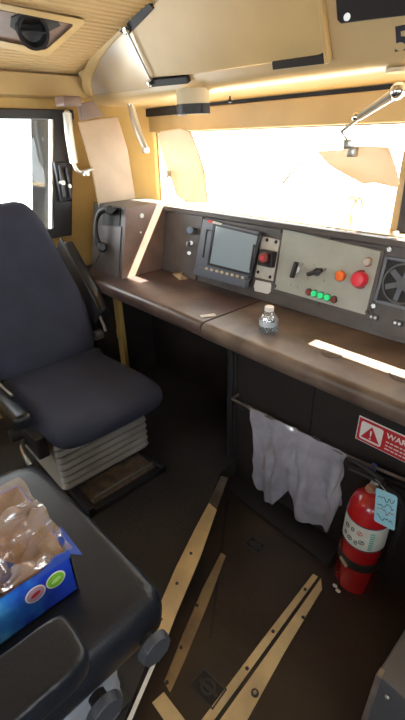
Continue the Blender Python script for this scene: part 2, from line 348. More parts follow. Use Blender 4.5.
# ================================================================ OVERHEAD HEADER
LIP = V((0, 1.35, 1.80)); UPV = V((0, -0.08, 0.13)).normalized(); HN = V((0, -0.13, -0.08)).normalized()
def HP(px, py, off=0.0): return onp(px, py, LIP+HN*off, HN)
T = thing('overhead_locker', V((-0.6, 1.5, 1.75)), 'long beige overhead locker above the windscreen with a hinged door', 'overhead locker')
bm = NB(); prev = None; x0, x1 = -2.32, XR
for x in [x0, -2.25, -2.1, -1.9, -1.7, -1.5, -1.2, -0.8, x1]:
    zt_ = zc(x)-0.003; yt_ = 1.35-0.08/0.13*(zt_-1.80)
    sec = [V((x, 1.612, 1.742)), V((x, 1.42, 1.758)), V((x, 1.37, 1.768)), V((x, 1.352, 1.785)), V((x, 1.35, 1.80)), V((x, yt_, zt_)), V((x, 1.612, zt_))]
    cur = [bm.verts.new(p) for p in sec]
    if prev:
        for i in range(7): bm.faces.new([prev[i], prev[(i+1) % 7], cur[(i+1) % 7], cur[i]])
    else: bm.faces.new(cur)
    prev = cur
bm.faces.new(prev)
obj('locker_body', bm, 'beige_head', T, smooth=50)
# curved rim where the locker meets the falling ceiling
oc = spline([HP(*q, 0.001) for q in [(89, 95), (84, 82), (88, 64), (99, 46), (118, 24), (136, 4), (150, -14)]], 5)
ic = spline([HP(*q, 0.001) for q in [(94, 95), (92, 82), (97, 66), (108, 49), (127, 29), (146, 9), (163, -12)]], 5)
obj('curved_rim', prism(NB(), oc+ic[::-1], HN*0.018), 'beige', T, bev=0.003)
obj('end_glare_panel', prism(NB(), ic+[HP(170, -12, 0.001), HP(150, 8, 0.001), HP(134, 29, 0.001), HP(143, 54, 0.001), HP(152, 80, 0.001), HP(150, 88, 0.001), HP(120, 92, 0.001)], HN*0.006), 'silver', T, label='curved end panel with glare in its silvery colour')
dpx = [(172, -16), (152, 7), (133, 27), (142, 52), (152, 76), (192, 73), (262, 63), (320, 54), (328, 48), (324, 15), (320, -14)]
dr = obj('door', prism(NB(), [HP(*q, 0.001) for q in dpx], HN*0.014), 'beige', T, bev=0.004)
obj('raised_edge', prism(NB(), [HP(*q, 0.001) for q in [(320, -14), (324, -14), (333, 59), (328, 61)]], HN*0.022), 'beige', T, bev=0.003)
for q in ([(122, 29), (151, -1), (157, 6), (131, 33)], [(150, 78), (189, 74), (191, 81), (152, 85)], [(275, 59), (330, 51), (331, 60), (276, 67)]):
    obj('seal_strip', prism(NB(), [HP(*p, 0.002) for p in q], HN*0.02), 'rubber', T, bev=0.002, label='black foam seal strip')
st = obj('stay_rod', tube(NB(), [HP(126, 29, 0.03), HP(151, 81, 0.03)], 0.0045), 'steel', T, label='thin steel door stay')
bm = NB(); rbox(bm, -0.014, 0.014, -0.012, 0.012, -0.01, 0.02, frameT(HP(127, 28, 0.022), V((1, 0, 0)), UPV, HN), 0.004); obj('bracket', bm, 'chrome', T)
bm = NB(); rbox(bm, -0.008, 0.008, -0.012, 0.012, -0.01, 0.02, frameT(HP(151, 82, 0.022), V((1, 0, 0)), UPV, HN), 0.004); obj('bracket', bm, 'chrome', T)
text('number_marking', '5', 0.10, frameT(HP(393.5, 44, 0.001), V((1, 0, 0)), UPV, HN), 'ink', T, 0.001, 'LEFT')
# black panel with bolt
c = HP(375, 0, 0); T = thing('black_cover_panel', c, 'black bolted cover panel on the locker above the number', 'panel')
obj('plate', prism(NB(), [HP(*q, 0.002) for q in [(337, -14), (339, 18), (343, 22), (420, 12), (430, -16)]], HN*0.012), 'black', T, bev=0.003)
bm = NB(); cyl(bm, HP(347, 17, 0.012), HP(347, 17, 0.024), 0.009); obj('bolt', bm, 'steel', T)
# shadow gap and valance
bm = box(NB(), ony(134, 104, 1.58).x, ony(178, 104, 1.58).x, 1.575, 1.585, 1.705, 1.742); tag(obj('dark_slot', bm, 'rubber'), 'short black slot under the locker left of the round mount', 'slot')
bm = box(NB(), -2.2, XR, 1.585, 1.60, 1.63, 1.728); struct('trim_8', bm, 'beige', bev=0.004)
bm = box(NB(), -2.2, XR, 1.60, 1.62, 1.63, 1.745); struct('trim_9', bm, 'rubber')
# round dash-fan mount under the locker
c = ony(196, 100, 1.38); T = thing('round_mount', V((c.x, c.y, 1.76)), 'cream half-round mount with a black lower rim under the locker', 'mount')
def halfdrum(z0, z1, r, ri):
    bm = NB(); n = 20; A = []
    for k in range(n+1):
        a = math.pi+math.pi*k/n; A.append((math.cos(a), math.sin(a)))
    pts = [V((c.x+q[0]*r, c.y+q[1]*r, z0)) for q in A]+[V((c.x+q[0]*ri, c.y+q[1]*ri, z0)) for q in A[::-1]]
    return prism(bm, pts, (0, 0, z1-z0))
obj('mount_shell', halfdrum(1.722, 1.775, 0.082, 0.070), 'cream', T); obj('lower_rim', halfdrum(1.685, 1.722, 0.084, 0.066), 'black', T, label='black plastic rim')
# coat hook
c = ony(230, 92, 1.5); T = thing('coat_hook', V((c.x, c.y, c.z)), 'small black hook under the locker beside the round mount', 'hook')
bm = NB(); cyl(bm, V((c.x, 1.5, 1.765)), V((c.x, 1.5, 1.755)), 0.012); obj('hook_plate', bm, 'black', T)
obj('hook_pin', lathe(NB(), [(0.003, 0.025), (0.004, 0.006), (0.010, 0.0), (0.009, -0.006), (0.001, -0.010)], Matrix.Translation((c.x, 1.5, 1.735)), 14), 'black', T)

# ceiling vent with black nozzle
def CP(px, py, off=0.0):
    p0 = V((-1.85, 0.8, 1.984)); n = V((0.17, 0, -1)).normalized(); return onp(px, py, p0+n*off, n)
cn = V((0.17, 0, -1)).normalized()
T = thing('ceiling_vent', CP(35, 32), 'beige framed ceiling vent with a black round nozzle', 'vent')
oq = [(-30, 4), (-3, 3), (84, 20), (84, 24), (50, 55), (45, 57), (-3, 46), (-30, 41)]; iq = [(-28, 9), (-3, 9), (72, 24), (73, 26), (47, 49), (44, 50), (-3, 40), (-28, 36)]
bm = NB(); O = [bm.verts.new(CP(*q, 0.012)) for q in oq]; Iv = [bm.verts.new(CP(*q, 0.014)) for q in iq]; O2 = [bm.verts.new(CP(*q, -0.004)) for q in oq]; I2 = [bm.verts.new(CP(*q, 0.001)) for q in iq]
n = len(O)
for i in range(n):
    j = (i+1) % n; bm.faces.new([O[i], O[j], Iv[j], Iv[i]]); bm.faces.new([O[i], O[j], O2[j], O2[i]]); bm.faces.new([Iv[i], Iv[j], I2[j], I2[i]])
obj('vent_frame', bm, 'beige', T, smooth=0)
obj('backing_plate', prism(NB(), [CP(*q, 0.001) for q in iq], cn*0.003), 'tanside', T)
obj('dark_opening', prism(NB(), [CP(*q, 0.004) for q in [(11, 17), (20, 13), (58, 21), (60, 25), (48, 31), (38, 42), (20, 33), (10, 26)]], cn*0.003), 'rubber', T)
a = CP(30, 27, 0.005); b = CP(36, 36, 0.06); uu = (b-a).normalized()
obj('nozzle', lathe(NB(), [(0.052, 0), (0.056, 0.02), (0.05, 0.045), (0.056, 0.055), (0.056, 0.062), (0.046, 0.062), (0.038, 0.03), (0.004, 0.02)], frameT(a, *(lambda q: (q[0], q[1]))(basis(uu)), uu), 28), 'black', T)
obj('vane', box(NB(), -0.045, 0.045, -0.003, 0.003, 0.03, 0.055, frameT(a, *(lambda q: (q[0], q[1]))(basis(uu)), uu)), 'frame', T)

# ================================================================ SUN VISORS
def visor(name, label, blade, thick, arm, armr, joints, clampp):
    T = thing(name, blade[0], label, 'sun visor')
    bl = NB(); prism(bl, blade, thick); obj('visor_blade', bl, 'visor', T, bev=0.008, bseg=3)
    for seg, r in zip(arm, armr): obj('arm', tube(NB(), seg, r, 10), 'armmetal', T)
    for p, r in joints: 
        bm = NB(); bmesh.ops.create_icosphere(bm, subdivisions=2, radius=r, matrix=Matrix.Translation(p)); obj('joint', bm, 'chrome', T)
    for p in clampp:
        obj('clamp', rbox(NB(), p.x-0.014, p.x+0.014, p.y-0.016, p.y+0.012, p.z-0.014, p.z+0.014, r=0.003), 'steel', T)
    return T
y = 1.42
visor('sun_visor', 'cream sun visor hanging at right in front of the windscreen on a jointed arm',
      [ony(*q, y) for q in [(316, 151), (340, 150), (352, 146), (388, 147), (395, 167), (399, 184), (396, 188), (374, 183), (362, 184), (343, 174), (328, 165)]], V((0, 0.012, 0)),
      [[ony(397, 92, 1.40), ony(359, 117, 1.41)], [ony(359, 118, 1.41), ony(341, 132, 1.41)], [ony(341, 131, 1.41), ony(349, 143, 1.41)]], [[0.016, 0.011], [0.006, 0.005], 0.003],
      [(ony(398, 91, 1.40), 0.024), (ony(356, 117, 1.41), 0.013)], [ony(349, 144, 1.415), ony(353, 152, 1.412)])
bm = NB(); cc = ony(396, 84, 1.40); cyl(bm, V((cc.x, 1.40, 1.762)), V((cc.x, 1.40, 1.752)), 0.035); 
tag(obj('arm_base', bm, 'cream'), 'cream round base above the right visor arm under the locker', 'mount')
# left side visor over the corner
bl = [onx(78, 122, -2.22), onx(118, 116, -2.22), onx(128, 150, -2.22), onx(137, 205, -2.22), onx(100, 212, -2.22), onx(92, 170, -2.22)]
visor('sun_visor', 'cream sun visor panel beside the side window on a chrome arm', bl, V((-0.010, 0, 0)),
      [spline([onx(67, 113, -2.22), onx(68, 122, -2.22), onx(70, 140, -2.22), onx(74, 163, -2.22)], 4), spline([onx(73, 162, -2.21), onx(78, 171, -2.21), onx(86, 171, -2.21), onx(93, 169, -2.205)], 4)],
      [0.022, 0.010], [(onx(67, 113, -2.22), 0.016)], [onx(86, 173, -2.20)])
c = onx(68, 105, -2.22)
bm = NB(); rbox(bm, c.x-0.05, c.x+0.05, c.y-0.045, c.y+0.05, c.z-0.005, c.z+0.035, r=0.006); tag(obj('arm_base', bm, 'tanside'), 'brown mounting block above the left visor arm', 'mount')
bm = prism(NB(), [onx(*q, -2.24) for q in [(77, 104), (91, 101), (101, 116), (79, 121)]], (0.03, 0, 0)); tag(obj('wedge_bracket', bm, 'tanside', bev=0.003), 'brown wedge bracket above the cream visor by the side window', 'bracket')
# windscreen visor in the sunlit corner
vb = [ony(*q, 1.43) for q in [(157, 136), (160, 131), (180, 128), (190, 132), (197, 150), (204, 172), (207, 203), (186, 203), (176, 196), (170, 178), (163, 158)]]
visor('sun_visor', 'round-cornered cream visor in the sunlit corner of the windscreen', vb, V((0, 0.012, 0)),
      [[ony(131, 105, 1.44), ony(134, 118, 1.44), ony(139, 134, 1.44), ony(145, 148, 1.45)]], [[0.016, 0.021, 0.018, 0.015]],
      [(ony(131, 104, 1.44), 0.018)], [ony(146, 150, 1.45), ony(168, 174, 1.415)])

# looped bracket and wiper behind the glass
T = thing('wiper', V((-1.0, 1.7, 1.3)), 'thin windscreen wiper outside the glass', 'wiper')
obj('wiper_arm', tube(NB(), [ony(268, 204, 1.72), ony(296, 167, 1.71), ony(313, 147, 1.70)], [0.004, 0.003, 0.0025], 8), 'alug', T)
obj('wiper_blade', tube(NB(), [ony(278, 188, 1.69), ony(303, 158, 1.685)], 0.003, 6), 'alug', T)
T = thing('hose_loop', ony(350, 228, 1.58), 'tan looped hose on the windscreen sill under the right visor', 'hose')
obj('loop', tube(NB(), spline([ony(343, 226, 1.575), ony(344, 208, 1.575), ony(351, 197, 1.575), ony(357, 203, 1.575), ony(354, 215, 1.575), ony(350, 227, 1.575)]), 0.006, 8), 'visor', T)
obj('loop', tube(NB(), spline([ony(350, 227, 1.565), ony(352, 208, 1.565), ony(359, 198, 1.565), ony(362, 206, 1.565), ony(357, 228, 1.565)]), 0.005, 8), 'visor', T)

# ================================================================ DESK AND CABINETS
def worktop(name, xa, xb, yf, m, label, ztop=0.92):
    T = thing(name, V(((xa+xb)/2, 1.25, ztop-0.06)), label, 'worktop')
    pr = [(1.455, ztop), (yf+0.03, ztop), (yf+0.012, ztop-0.004), (yf+0.002, ztop-0.016), (yf, ztop-0.030), (yf+0.004, ztop-0.060), (yf+0.014, ztop-0.068), (1.455, ztop-0.068)]
    obj('tabletop', prism(NB(), [V((xa, a, b)) for a, b in pr], (xb-xa, 0, 0)), m, T, smooth=50)
    return T
WL = worktop('worktop', -2.36, -1.190, 1.065, 'desk', 'dark worn worktop on the left under the telephone box and screen')
WR = worktop('worktop', -1.18, XR-0.01, 1.06, 'deskr', 'brown worn worktop on the right carrying the bottle')
obj('side_support', box(NB(), -2.30, -2.27, 1.15, 1.58, 0.1, 0.85), 'dark', WL)
for q in ((332, 353), (402, 376)):
    c = onz(*q, 0.921); obj('ring_insert', lathe(NB(), [(0.038, 0.0), (0.038, 0.002), (0.034, 0.002), (0.032, 0.0008), (0.001, 0.0008)], Matrix.Translation(c), 32), 'alug', WR, label='round metal insert')
# equipment cabinet
T = thing('equipment_cabinet', V((-0.1, 1.4, 0)), 'long black equipment cabinet under the right worktop', 'cabinet')
CY = 1.25
obj('cabinet_body', box(NB(), -1.185, XR-0.01, CY, 1.60, 0.0, 0.848), 'dark', T)
for xa, xb in ((-1.15, -1.14), (-0.74, -0.73), (-0.2, -0.19)): obj('seam_strip', box(NB(), xa, xb, CY-0.006, CY, 0.05, 0.84), 'black', T)
obj('corner_post', rbox(NB(), -1.20, -1.165, CY-0.012, CY+0.03, 0.0, 0.845, r=0.005), 'black', T)
bm = box(NB(), -1.16, -0.50, 1.125, CY, 0.0, 0.022); obj('kick_ledge', bm, 'rubber', T, bev=0.004)
# beige post with bracket under the desk
a = onz(122, 345, 0.6)
T = thing('beige_post', V((-2.17, 1.35, 0.1)), 'beige steel post with a bracket under the left worktop', 'post')
p = ony(121, 330, 1.3); obj('post', box(NB(), p.x-0.03, p.x+0.030, 1.285, 1.315, 0.1, 0.85), 'wall', T, bev=0.003)
q = ony(112, 330, 1.29); obj('bracket', box(NB(), q.x-0.02, p.x-0.02, 1.285, 1.30, q.z-0.035, q.z+0.03), 'wall', T, bev=0.003)

# warning sign
sy = CY-0.002; T = thing('warning_sign', ony(385, 438, sy), 'red and white warning sign on the black cabinet front', 'sign')
c0 = ony(362, 417, sy); c1 = ony(358, 438, sy); w = 0.34; h = c0.z-c1.z
x0 = c0.x-0.005; z1 = c0.z
obj('sign_plate', rbox(NB(), x0-0.004, x0+w+0.004, sy-0.0035, sy, z1-h-0.004, z1+0.004, r=0.001, seg=1), 'white', T)
obj('red_field', box(NB(), x0, x0+w, sy-0.0045, sy-0.003, z1-h, z1), 'sign', T)
FT = frameT(V((x0, sy-0.005, z1-h)), V((1, 0, 0)), V((0, 0, 1)), V((0, -1, 0)))
ss = h-0.02
bm = NB(); prism(bm, [FT @ V((a+0.010, b+0.010, 0)) for a, b in rrect(0, ss*1.08, 0, ss, 0.008)], V((0, -0.001, 0))); obj('white_square', bm, 'white', T)
cx = 0.010+ss*0.54
obj('triangle', prism(NB(), [FT @ V((cx+a*ss*0.46, 0.010+ss*0.12+b*ss*0.78, 0.001)) for a, b in ((-1, 0), (1, 0), (0, 1))], V((0, -0.001, 0))), 'sign', T)
text('exclamation_mark', '!', ss*0.72, FT @ Matrix.Translation((cx, 0.010+ss*0.40, 0.0024)), 'white', T, 0.0006)
text('heading', 'WARNING', ss*0.40, FT @ Matrix.Translation((0.02+ss*1.12, h*0.74, 0.0008)), 'white', T, 0.0006, 'LEFT')
bm = NB()
for k, (fr, ln) in enumerate(((0.47, 0.17), (0.31, 0.19), (0.16, 0.15))):
    xx = 0.022+ss*1.12; 
    while xx < 0.022+ss*1.12+ln:
        wd_ = random.uniform(0.008, 0.02); merge(bm, box(NB(), xx, xx+wd_, h*fr-0.0022, h*fr+0.0022, 0, 0.001), FT); xx += wd_+0.004
obj('small_print', bm, 'white', T, smooth=0)

# rail across the cabinet
T = thing('hanging_rail', V((-0.8, 1.2, 0.5)), 'thin metal rail across the black cabinet holding the plastic bag', 'rail')
rp_ = [ony(232, 399, 1.2), ony(252, 409, 1.2), ony(345, 455, 1.2), ony(405, 480, 1.2), ony(470, 506, 1.2)]
obj('bar', tube(NB(), rp_, 0.0055, 8), 'alug', T)
obj('bar_end', tube(NB(), [rp_[0], V((rp_[0].x-0.005, CY, rp_[0].z))], 0.006, 8), 'alug', T)
obj('bar_end', tube(NB(), [rp_[-1], V((rp_[-1].x, CY, rp_[-1].z))], 0.006, 8), 'alug', T)

# plastic bag draped on the rail
def bagsheet(ua, ub, y0, Lf, seed, amp, nu=46, nv=34):
    bm = NB(); g = []
    A = ony(252, 409, 1.2); Bq = ony(346, 455, 1.2)
    for j in range(nv+1):
        r = []; v = j/nv
        for i in range(nu+1):
            u = i/nu; uu = ua+(ub-ua)*u; base = A.lerp(Bq, uu); L = Lf(uu)
            squeeze = 0.09*math.sin(v*2.2)*max(0, 0.5-uu)+0.03*v*max(0, uu-0.6)
            f = amp*min(1, v*2.5+0.12)*(0.30*(1-abs(noise.noise(V((uu*8+v*1.5, v*1.6-uu, seed+3))))*4)+math.sin(uu*17+seed+v*1.2)*0.55+math.sin(uu*41+seed*2-v*3)*0.28+noise.noise(V((uu*7, v*2.2, seed)))*0.7)
            r.append(bm.verts.new(V((base.x+squeeze+0.014*noise.noise(V((uu*5, v*4, seed+9))), base.y+y0*min(1, v*6+0.3)-abs(f)*0.2*(-1)-f*0.7, base.z+0.008-v*L+0.006*noise.noise(V((uu*9, v*6, seed)))))))
        g.append(r)
    for j in range(nv):
        for i in range(nu): bm.faces.new([g[j][i], g[j][i+1], g[j+1][i+1], g[j+1][i]])
    return bm
def Lmain(u):
    tab = [(0, 0.36), (0.08, 0.45), (0.2, 0.48), (0.33, 0.47), (0.42, 0.40), (0.5, 0.34), (0.56, 0.36), (0.6, 0.46), (0.8, 0.455), (0.96, 0.42), (1.0, 0.27)]
    for (a, b), (c, d) in zip(tab, tab[1:]):
        if u <= c: return b+(d-b)*(u-a)/(c-a)
    return 0.25
T = thing('plastic_bag', V((-0.76, 1.2, 0.52)), 'cloudy white plastic bag draped over the rail on the cabinet', 'plastic bag')
obj('front_sheet', bagsheet(0.0, 1.02, -0.018, Lmain, 1.3, 0.042, 70, 50), 'film', T, smooth=80)
obj('rear_sheet', bagsheet(-0.10, 0.75, 0.014, lambda u: 0.33 if u < 0.3 else 0.30, 5.1, 0.016), 'liner', T, smooth=80, label='thin clear rear layer')

# ================================================================ PHONE BOX AND CONSOLE PANELS
EX = -1.95
T = thing('telephone_box', V((-2.1, 1.35, 0.92)), 'dark telephone box standing on the left end of the worktop', 'telephone box')
sec = [V((EX, 1.18, 0.921)), V((EX, 1.255, 1.285)), V((EX, 1.55, 1.285)), V((EX, 1.55, 0.921))]
obj('box_body', prism(NB(), [p-V((0.004, 0, 0)) for p in sec], (-0.33, 0, 0)), 'console', T, bev=0.004)
obj('side_panel', prism(NB(), sec, (-0.004, 0, 0)), 'tanside', T, label='tan-brown side panel')
PN = V((0, -0.364, 0.075)).normalized(); PU = V((0, 0.075, 0.364)).normalized(); P0 = V((0, 1.18, 0.921))
def BP(px, py, off=0.0): return onp(px, py, P0+PN*off, PN)
obj('recess_plate', prism(NB(), [BP(*q, 0.001) for q in [(104, 207), (121, 208), (120, 226), (103, 225)]], PN*0.004), 'rubber', T)
obj('cradle_plate', prism(NB(), [BP(*q, 0.001) for q in [(102, 226), (122, 227), (119, 278), (93, 277)]], PN*0.005), 'console', T, bev=0.002)
bm = NB(); cyl(bm, BP(114, 209, 0.004), BP(114, 209, 0.04), 0.010); obj('hook', bm, 'black', T)
bm = NB(); c = V((EX, 1.345, 1.235)); cyl(bm, c, c+V((0.006, 0, 0)), 0.012); obj('button', bm, 'white', T); bm = NB(); c2 = V((EX, 1.33, 1.15)); cyl(bm, c2, c2+V((0.004, 0, 0)), 0.006); obj('button', bm, 'white', T)
T = thing('telephone_handset', BP(100, 228, 0.04), 'black telephone handset hanging on the telephone box', 'handset')
hp = spline([BP(107, 209, 0.035), BP(100, 212, 0.055), BP(96, 222, 0.065), BP(96, 235, 0.065), BP(99, 246, 0.05)], 6)
obj('handle', tube(NB(), hp, [0.015+0.004*math.cos(i*0.25) for i in range(len(hp))], 12), 'black', T)
cyl_e = NB(); cyl(cyl_e, BP(110, 210, 0.055), BP(110, 210, 0.02), 0.022, 0.027); obj('earpiece', cyl_e, 'black', T, bev=0.003)
cyl_e = NB(); cyl(cyl_e, BP(102, 247, 0.062), BP(102, 247, 0.015), 0.022, 0.029); obj('mouthpiece', cyl_e, 'black', T, bev=0.003)
cp = spline([BP(100, 254, 0.03), BP(96, 262, 0.035), BP(90, 268, 0.04), BP(87, 276, 0.03), BP(87, 282, 0.012)], 14); pts = []
for i, p in enumerate(cp): a = i*1.35; pts.append(p+V((math.cos(a)*0.006, 0, math.sin(a)*0.006)))
obj('cord', tube(NB(), pts, 0.0022, 5), 'black', T)

# console back panel carrier
CB = V((0, 1.45, 0.921)); CT = V((0, 1.52, 1.265)); U3 = V((1, 0, 0)); V3 = (CT-CB).normalized(); N3 = U3.cross(V3).normalized()
if N3.y > 0: N3 = -N3
def PP(px, py, off=0.0): return onp(px, py, CB+N3*off, N3)
def PT(px, py, off=0.0): return frameT(PP(px, py, off), U3, V3, N3)
T = thing('console_back', V((-0.4, 1.5, 0.92)), 'long dark console back running behind the worktop with a tan top ledge', 'console')
sec = [V((EX+0.002, 1.45, 0.921)), V((EX+0.002, 1.515, 1.24)), V((EX+0.002, 1.495, 1.245)), V((EX+0.002, 1.497, 1.268)), V((EX+0.002, 1.52, 1.272)), V((EX+0.002, 1.618, 1.272)), V((EX+0.002, 1.618, 0.921))]
obj('console_body', prism(NB(), sec, (XR-0.01-EX, 0, 0)), 'console', T, bev=0.003)
obj('top_ledge', box(NB(), EX, XR-0.01, 1.525, 1.62, 1.2725, 1.276), 'beige', T, label='tan ledge along the windscreen')
def plate(bm, pxs, off0, th): return prism(bm, [PP(*q, off0) for q in pxs], N3*th)
def screw(px, py, r, off, parent, m='steel', h=0.004, name='screw'):
    bm = NB(); c = PP(px, py, off); cyl(bm, c, c+N3*h, r, r*0.8, 12); return obj(name, bm, m, parent)
def grp(name, px, py, label, cat, group=None): return thing(name, PP(px, py), label, cat, group)

# small knob panel
T = grp('knob_panel', 190, 245, 'dark panel with a pale blue knob and key switches left of the screen', 'control panel')
obj('plate', plate(NB(), [(178, 209), (204, 215), (197, 280), (173, 274)], 0.002, 0.008), 'console', T, bev=0.002)
bm = NB(); cyl(bm, PP(192, 231, 0.01), PP(192, 231, 0.035), 0.017, 0.015); obj('knob_base', bm, 'black', T)
bm = NB(); cyl(bm, PP(190, 230, 0.03), PP(190, 230, 0.052), 0.019, 0.016); obj('knob', bm, 'blueknob', T, bev=0.003, label='pale blue knob cap')
for q, r in (((191, 243), 0.011), ((189, 253), 0.010)):
    bm = NB(); cyl(bm, PP(*q, 0.01), PP(*q, 0.022), r); obj('key_switch', bm, 'steel', T)
bm = NB(); rbox(bm, -0.003, 0.003, -0.016, 0.010, 0, 0.03, PT(191, 244, 0.018), 0.001); obj('key', bm, 'steel', T)

# display unit
T = grp('display_unit', 230, 255, 'blue-grey display unit with a screen and a row of cream buttons', 'display')
obj('housing', plate(NB(), [(207, 219), (263, 232), (251, 281), (199, 268)], 0.002, 0.03), 'bezel', T, bev=0.004)
obj('screen', plate(NB(), [(216, 226), (258, 236), (250, 273), (210, 263)], 0.033, 0.002), 'screen', T)
bm = NB()
for s in ([(214, 223.5), (260, 234.5), (258, 236), (216, 226)], [(214, 223.5), (216, 226), (210, 263), (208, 265)], [(260, 234.5), (262, 236), (252, 276), (250, 273)], [(208, 265), (210, 263), (250, 273), (252, 276)]): plate(bm, s, 0.031, 0.006)
obj('bezel_rim', bm, 'black', T)
sh = obj('button_shelf', prism(NB(), [PP(199, 266, 0.03), PP(250, 279, 0.03), PP(249, 288, 0.03), PP(197, 274, 0.03)], N3*0.03), 'bezel', T, bev=0.004)
for k in range(8):
    u = k/7; bm = NB(); rbox(bm, -0.0085, 0.0085, -0.006, 0.006, 0, 0.006, PT(207+36*u, 268.5+9.0*u, 0.059), 0.002, 2); obj('key_button', bm, 'cream', T)
for (a, b) in (((207, 230), (203, 257)), ((254, 245), (250, 270))):
    pts = [PP(*a, 0.03), PP(*a, 0.06), PP(*b, 0.06), PP(*b, 0.03)]; obj('handle', tube(NB(), pts, 0.0045, 8), 'black', T, label='thin black D handle')
bm = plate(NB(), [(208, 219.6), (213, 220.8), (212.5, 223.4), (207.5, 222.2)], 0.032, 0.001); obj('red_mark', bm, 'sign', T)
bm = plate(NB(), [(213, 220.8), (222, 223), (221.5, 225.4), (212.5, 223.4)], 0.032, 0.001); obj('white_mark', bm, 'white', T)

# emergency plate
T = grp('switch_plate', 268, 260, 'white plate with a red push knob in a dark socket right of the screen', 'switch')
obj('plate', plate(NB(), [(263, 236), (281, 240), (274, 281), (256, 277)], 0.002, 0.010), 'whitepl', T, bev=0.002)
for q in ((267, 240), (276, 242), (258, 272), (270, 277)): screw(*q, 0.008, 0.012, T, 'black', 0.004)
obj('socket', plate(NB(), [(264, 249), (278, 252), (275, 268), (262, 265)], 0.010, 0.035), 'black', T, bev=0.004)
bm = NB(); cyl(bm, PP(265, 258, 0.04), PP(263, 258, 0.075), 0.024, 0.022); obj('push_knob', bm, 'darkred', T, bev=0.004)
bm = NB(); cyl(bm, PP(262, 258, 0.075), PP(262, 258, 0.078), 0.010); obj('knob_mark', bm, 'redbtn', T)
T = grp('paper_label', 263, 288, 'white rounded label on the console right of the screen', 'label')
obj('label_sheet', plate(NB(), [(256, 280), (271, 283), (272, 291), (268, 294), (255, 291), (254, 286)], 0.002, 0.002), 'white', T)

# main switch board
T = grp('switch_board', 325, 270, 'pale grey switch board with toggles, lamps and buttons', 'control panel')
obj('board_rim', plate(NB(), [(281, 226), (386, 250), (370, 320), (271, 292)], 0.001, 0.006), 'console', T, bev=0.003)
obj('board', plate(NB(), [(284, 229), (382, 251.5), (366, 315), (275, 289)], 0.006, 0.006), 'board', T, bev=0.002)
for q in ((330, 238), (318, 304), (281, 231), (275, 286), (383, 254), (367, 312)): screw(*q, 0.008, 0.012, T, 'console', 0.004, 'bolt')
for q in ((294, 261), (303, 264), (290, 285), (297, 287), (313, 265), (325, 269), (323, 281), (307, 279)): screw(*q, 0.0055, 0.012, T, 'steel', 0.003)
for (q, d) in (((296, 269), (0.12, 1)), ((317, 272), (0.9, 0.45))):
    bm = NB(); cyl(bm, PP(*q, 0.012), PP(*q, 0.026), 0.017, 0.015); obj('switch_base', bm, 'steel' if q[0] < 300 else 'black', T)
    dv = (U3*d[0]+V3*d[1]).normalized(); sd_ = dv.cross(N3); Tm = frameT(PP(*q, 0.026), sd_, dv, N3)
    bm = NB(); rbox(bm, -0.008, 0.008, -0.038, 0.030, 0.0, 0.022, Tm, 0.004); obj('lever', bm, 'black', T)
def button(px, py, r, h, m, name='push_button', coll='black'):
    bm = NB(); cyl(bm, PP(px, py, 0.012), PP(px, py, 0.018), r*1.25, r*1.2, 24); k = obj('collar', bm, coll, T)
    b = obj(name, lathe(NB(), [(r, 0), (r, h*0.75), (r*0.85, h*0.95), (r*0.4, h), (0.0005, h)], PT(px, py, 0.016), 24), m, T); return b
button(341, 276, 0.020, 0.016, 'orange', 'orange_button', 'board')
b = button(361, 279.5, 0.029, 0.035, 'redbtn', 'mushroom_button', 'darkred')
button(368, 262, 0.014, 0.016, 'whitepl', 'round_button', 'darkred')
for q, mm in (((309, 292), 'darkred'), ((314.5, 293.5), 'green'), ((321, 295.5), 'green'), ((327.5, 297.5), 'green'), ((334, 299.5), 'darkred')):
    button(*q, 0.0125, 0.012, mm, 'lamp_button', 'black')

# fan panel
T = grp('fan_panel', 402, 285, 'dark console panel with a round ventilation fan at the right edge', 'fan panel')
obj('plate', plate(NB(), [(387, 243), (440, 256), (440, 348), (371, 330)], 0.001, 0.006), 'console', T, bev=0.002)
c = (404, 284); s = 0.085
bm = NB()
for a in ((-s, s, s-0.012, s), (-s, s, -s, -s+0.012), (-s, -s+0.012, -s, s), (s-0.012, s, -s, s)): merge(bm, box(NB(), a[0], a[1], a[2], a[3], 0.006, 0.018), PT(*c, 0))
obj('fan_frame', bm, 'bezel', T, bev=0.002)
obj('fan_back', box(NB(), -s+0.01, s-0.01, -s+0.01, s-0.01, 0.007, 0.009, PT(*c, 0)), 'rubber', T)
bm = NB(); lathe(bm, [(0.072, 0.009), (0.072, 0.016), (0.066, 0.016), (0.066, 0.009)], PT(*c, 0), 36, cap=False); obj('fan_ring', bm, 'greybox', T)
bm = NB(); lathe(bm, [(0.022, 0.009), (0.022, 0.018), (0.0005, 0.019)], PT(*c, 0), 24); obj('fan_hub', bm, 'greybox', T)
for k in range(6):
    a = k*math.pi/3+0.3; Rm = PT(*c, 0) @ Matrix.Rotation(a, 4, 'Z')
    bm = prism(NB(), [Rm @ V(p) for p in ((0.020, -0.010, 0.010), (0.062, -0.005, 0.010), (0.062, 0.014, 0.014), (0.020, 0.010, 0.014))], N3*0.002); obj('fan_blade', bm, 'bezel', T)
for q in ((390, 249.5), (374, 306)): screw(*q, 0.011, 0.006, T, 'chrome', 0.008, 'bolt')
for q in ((375, 317), (399, 323)):
    bm = NB(); rbox(bm, -0.016, 0.016, -0.011, 0.011, 0, 0.012, PT(*q, 0.006), 0.003); obj('connector', bm, 'greybox', T)
    for dx in (-0.008, 0.008): bm = NB(); merge(bm, cyl(NB(), (dx, 0, 0.012), (dx, 0, 0.018), 0.005, n=10), PT(*q, 0.006)); obj('terminal', bm, 'steel', T)
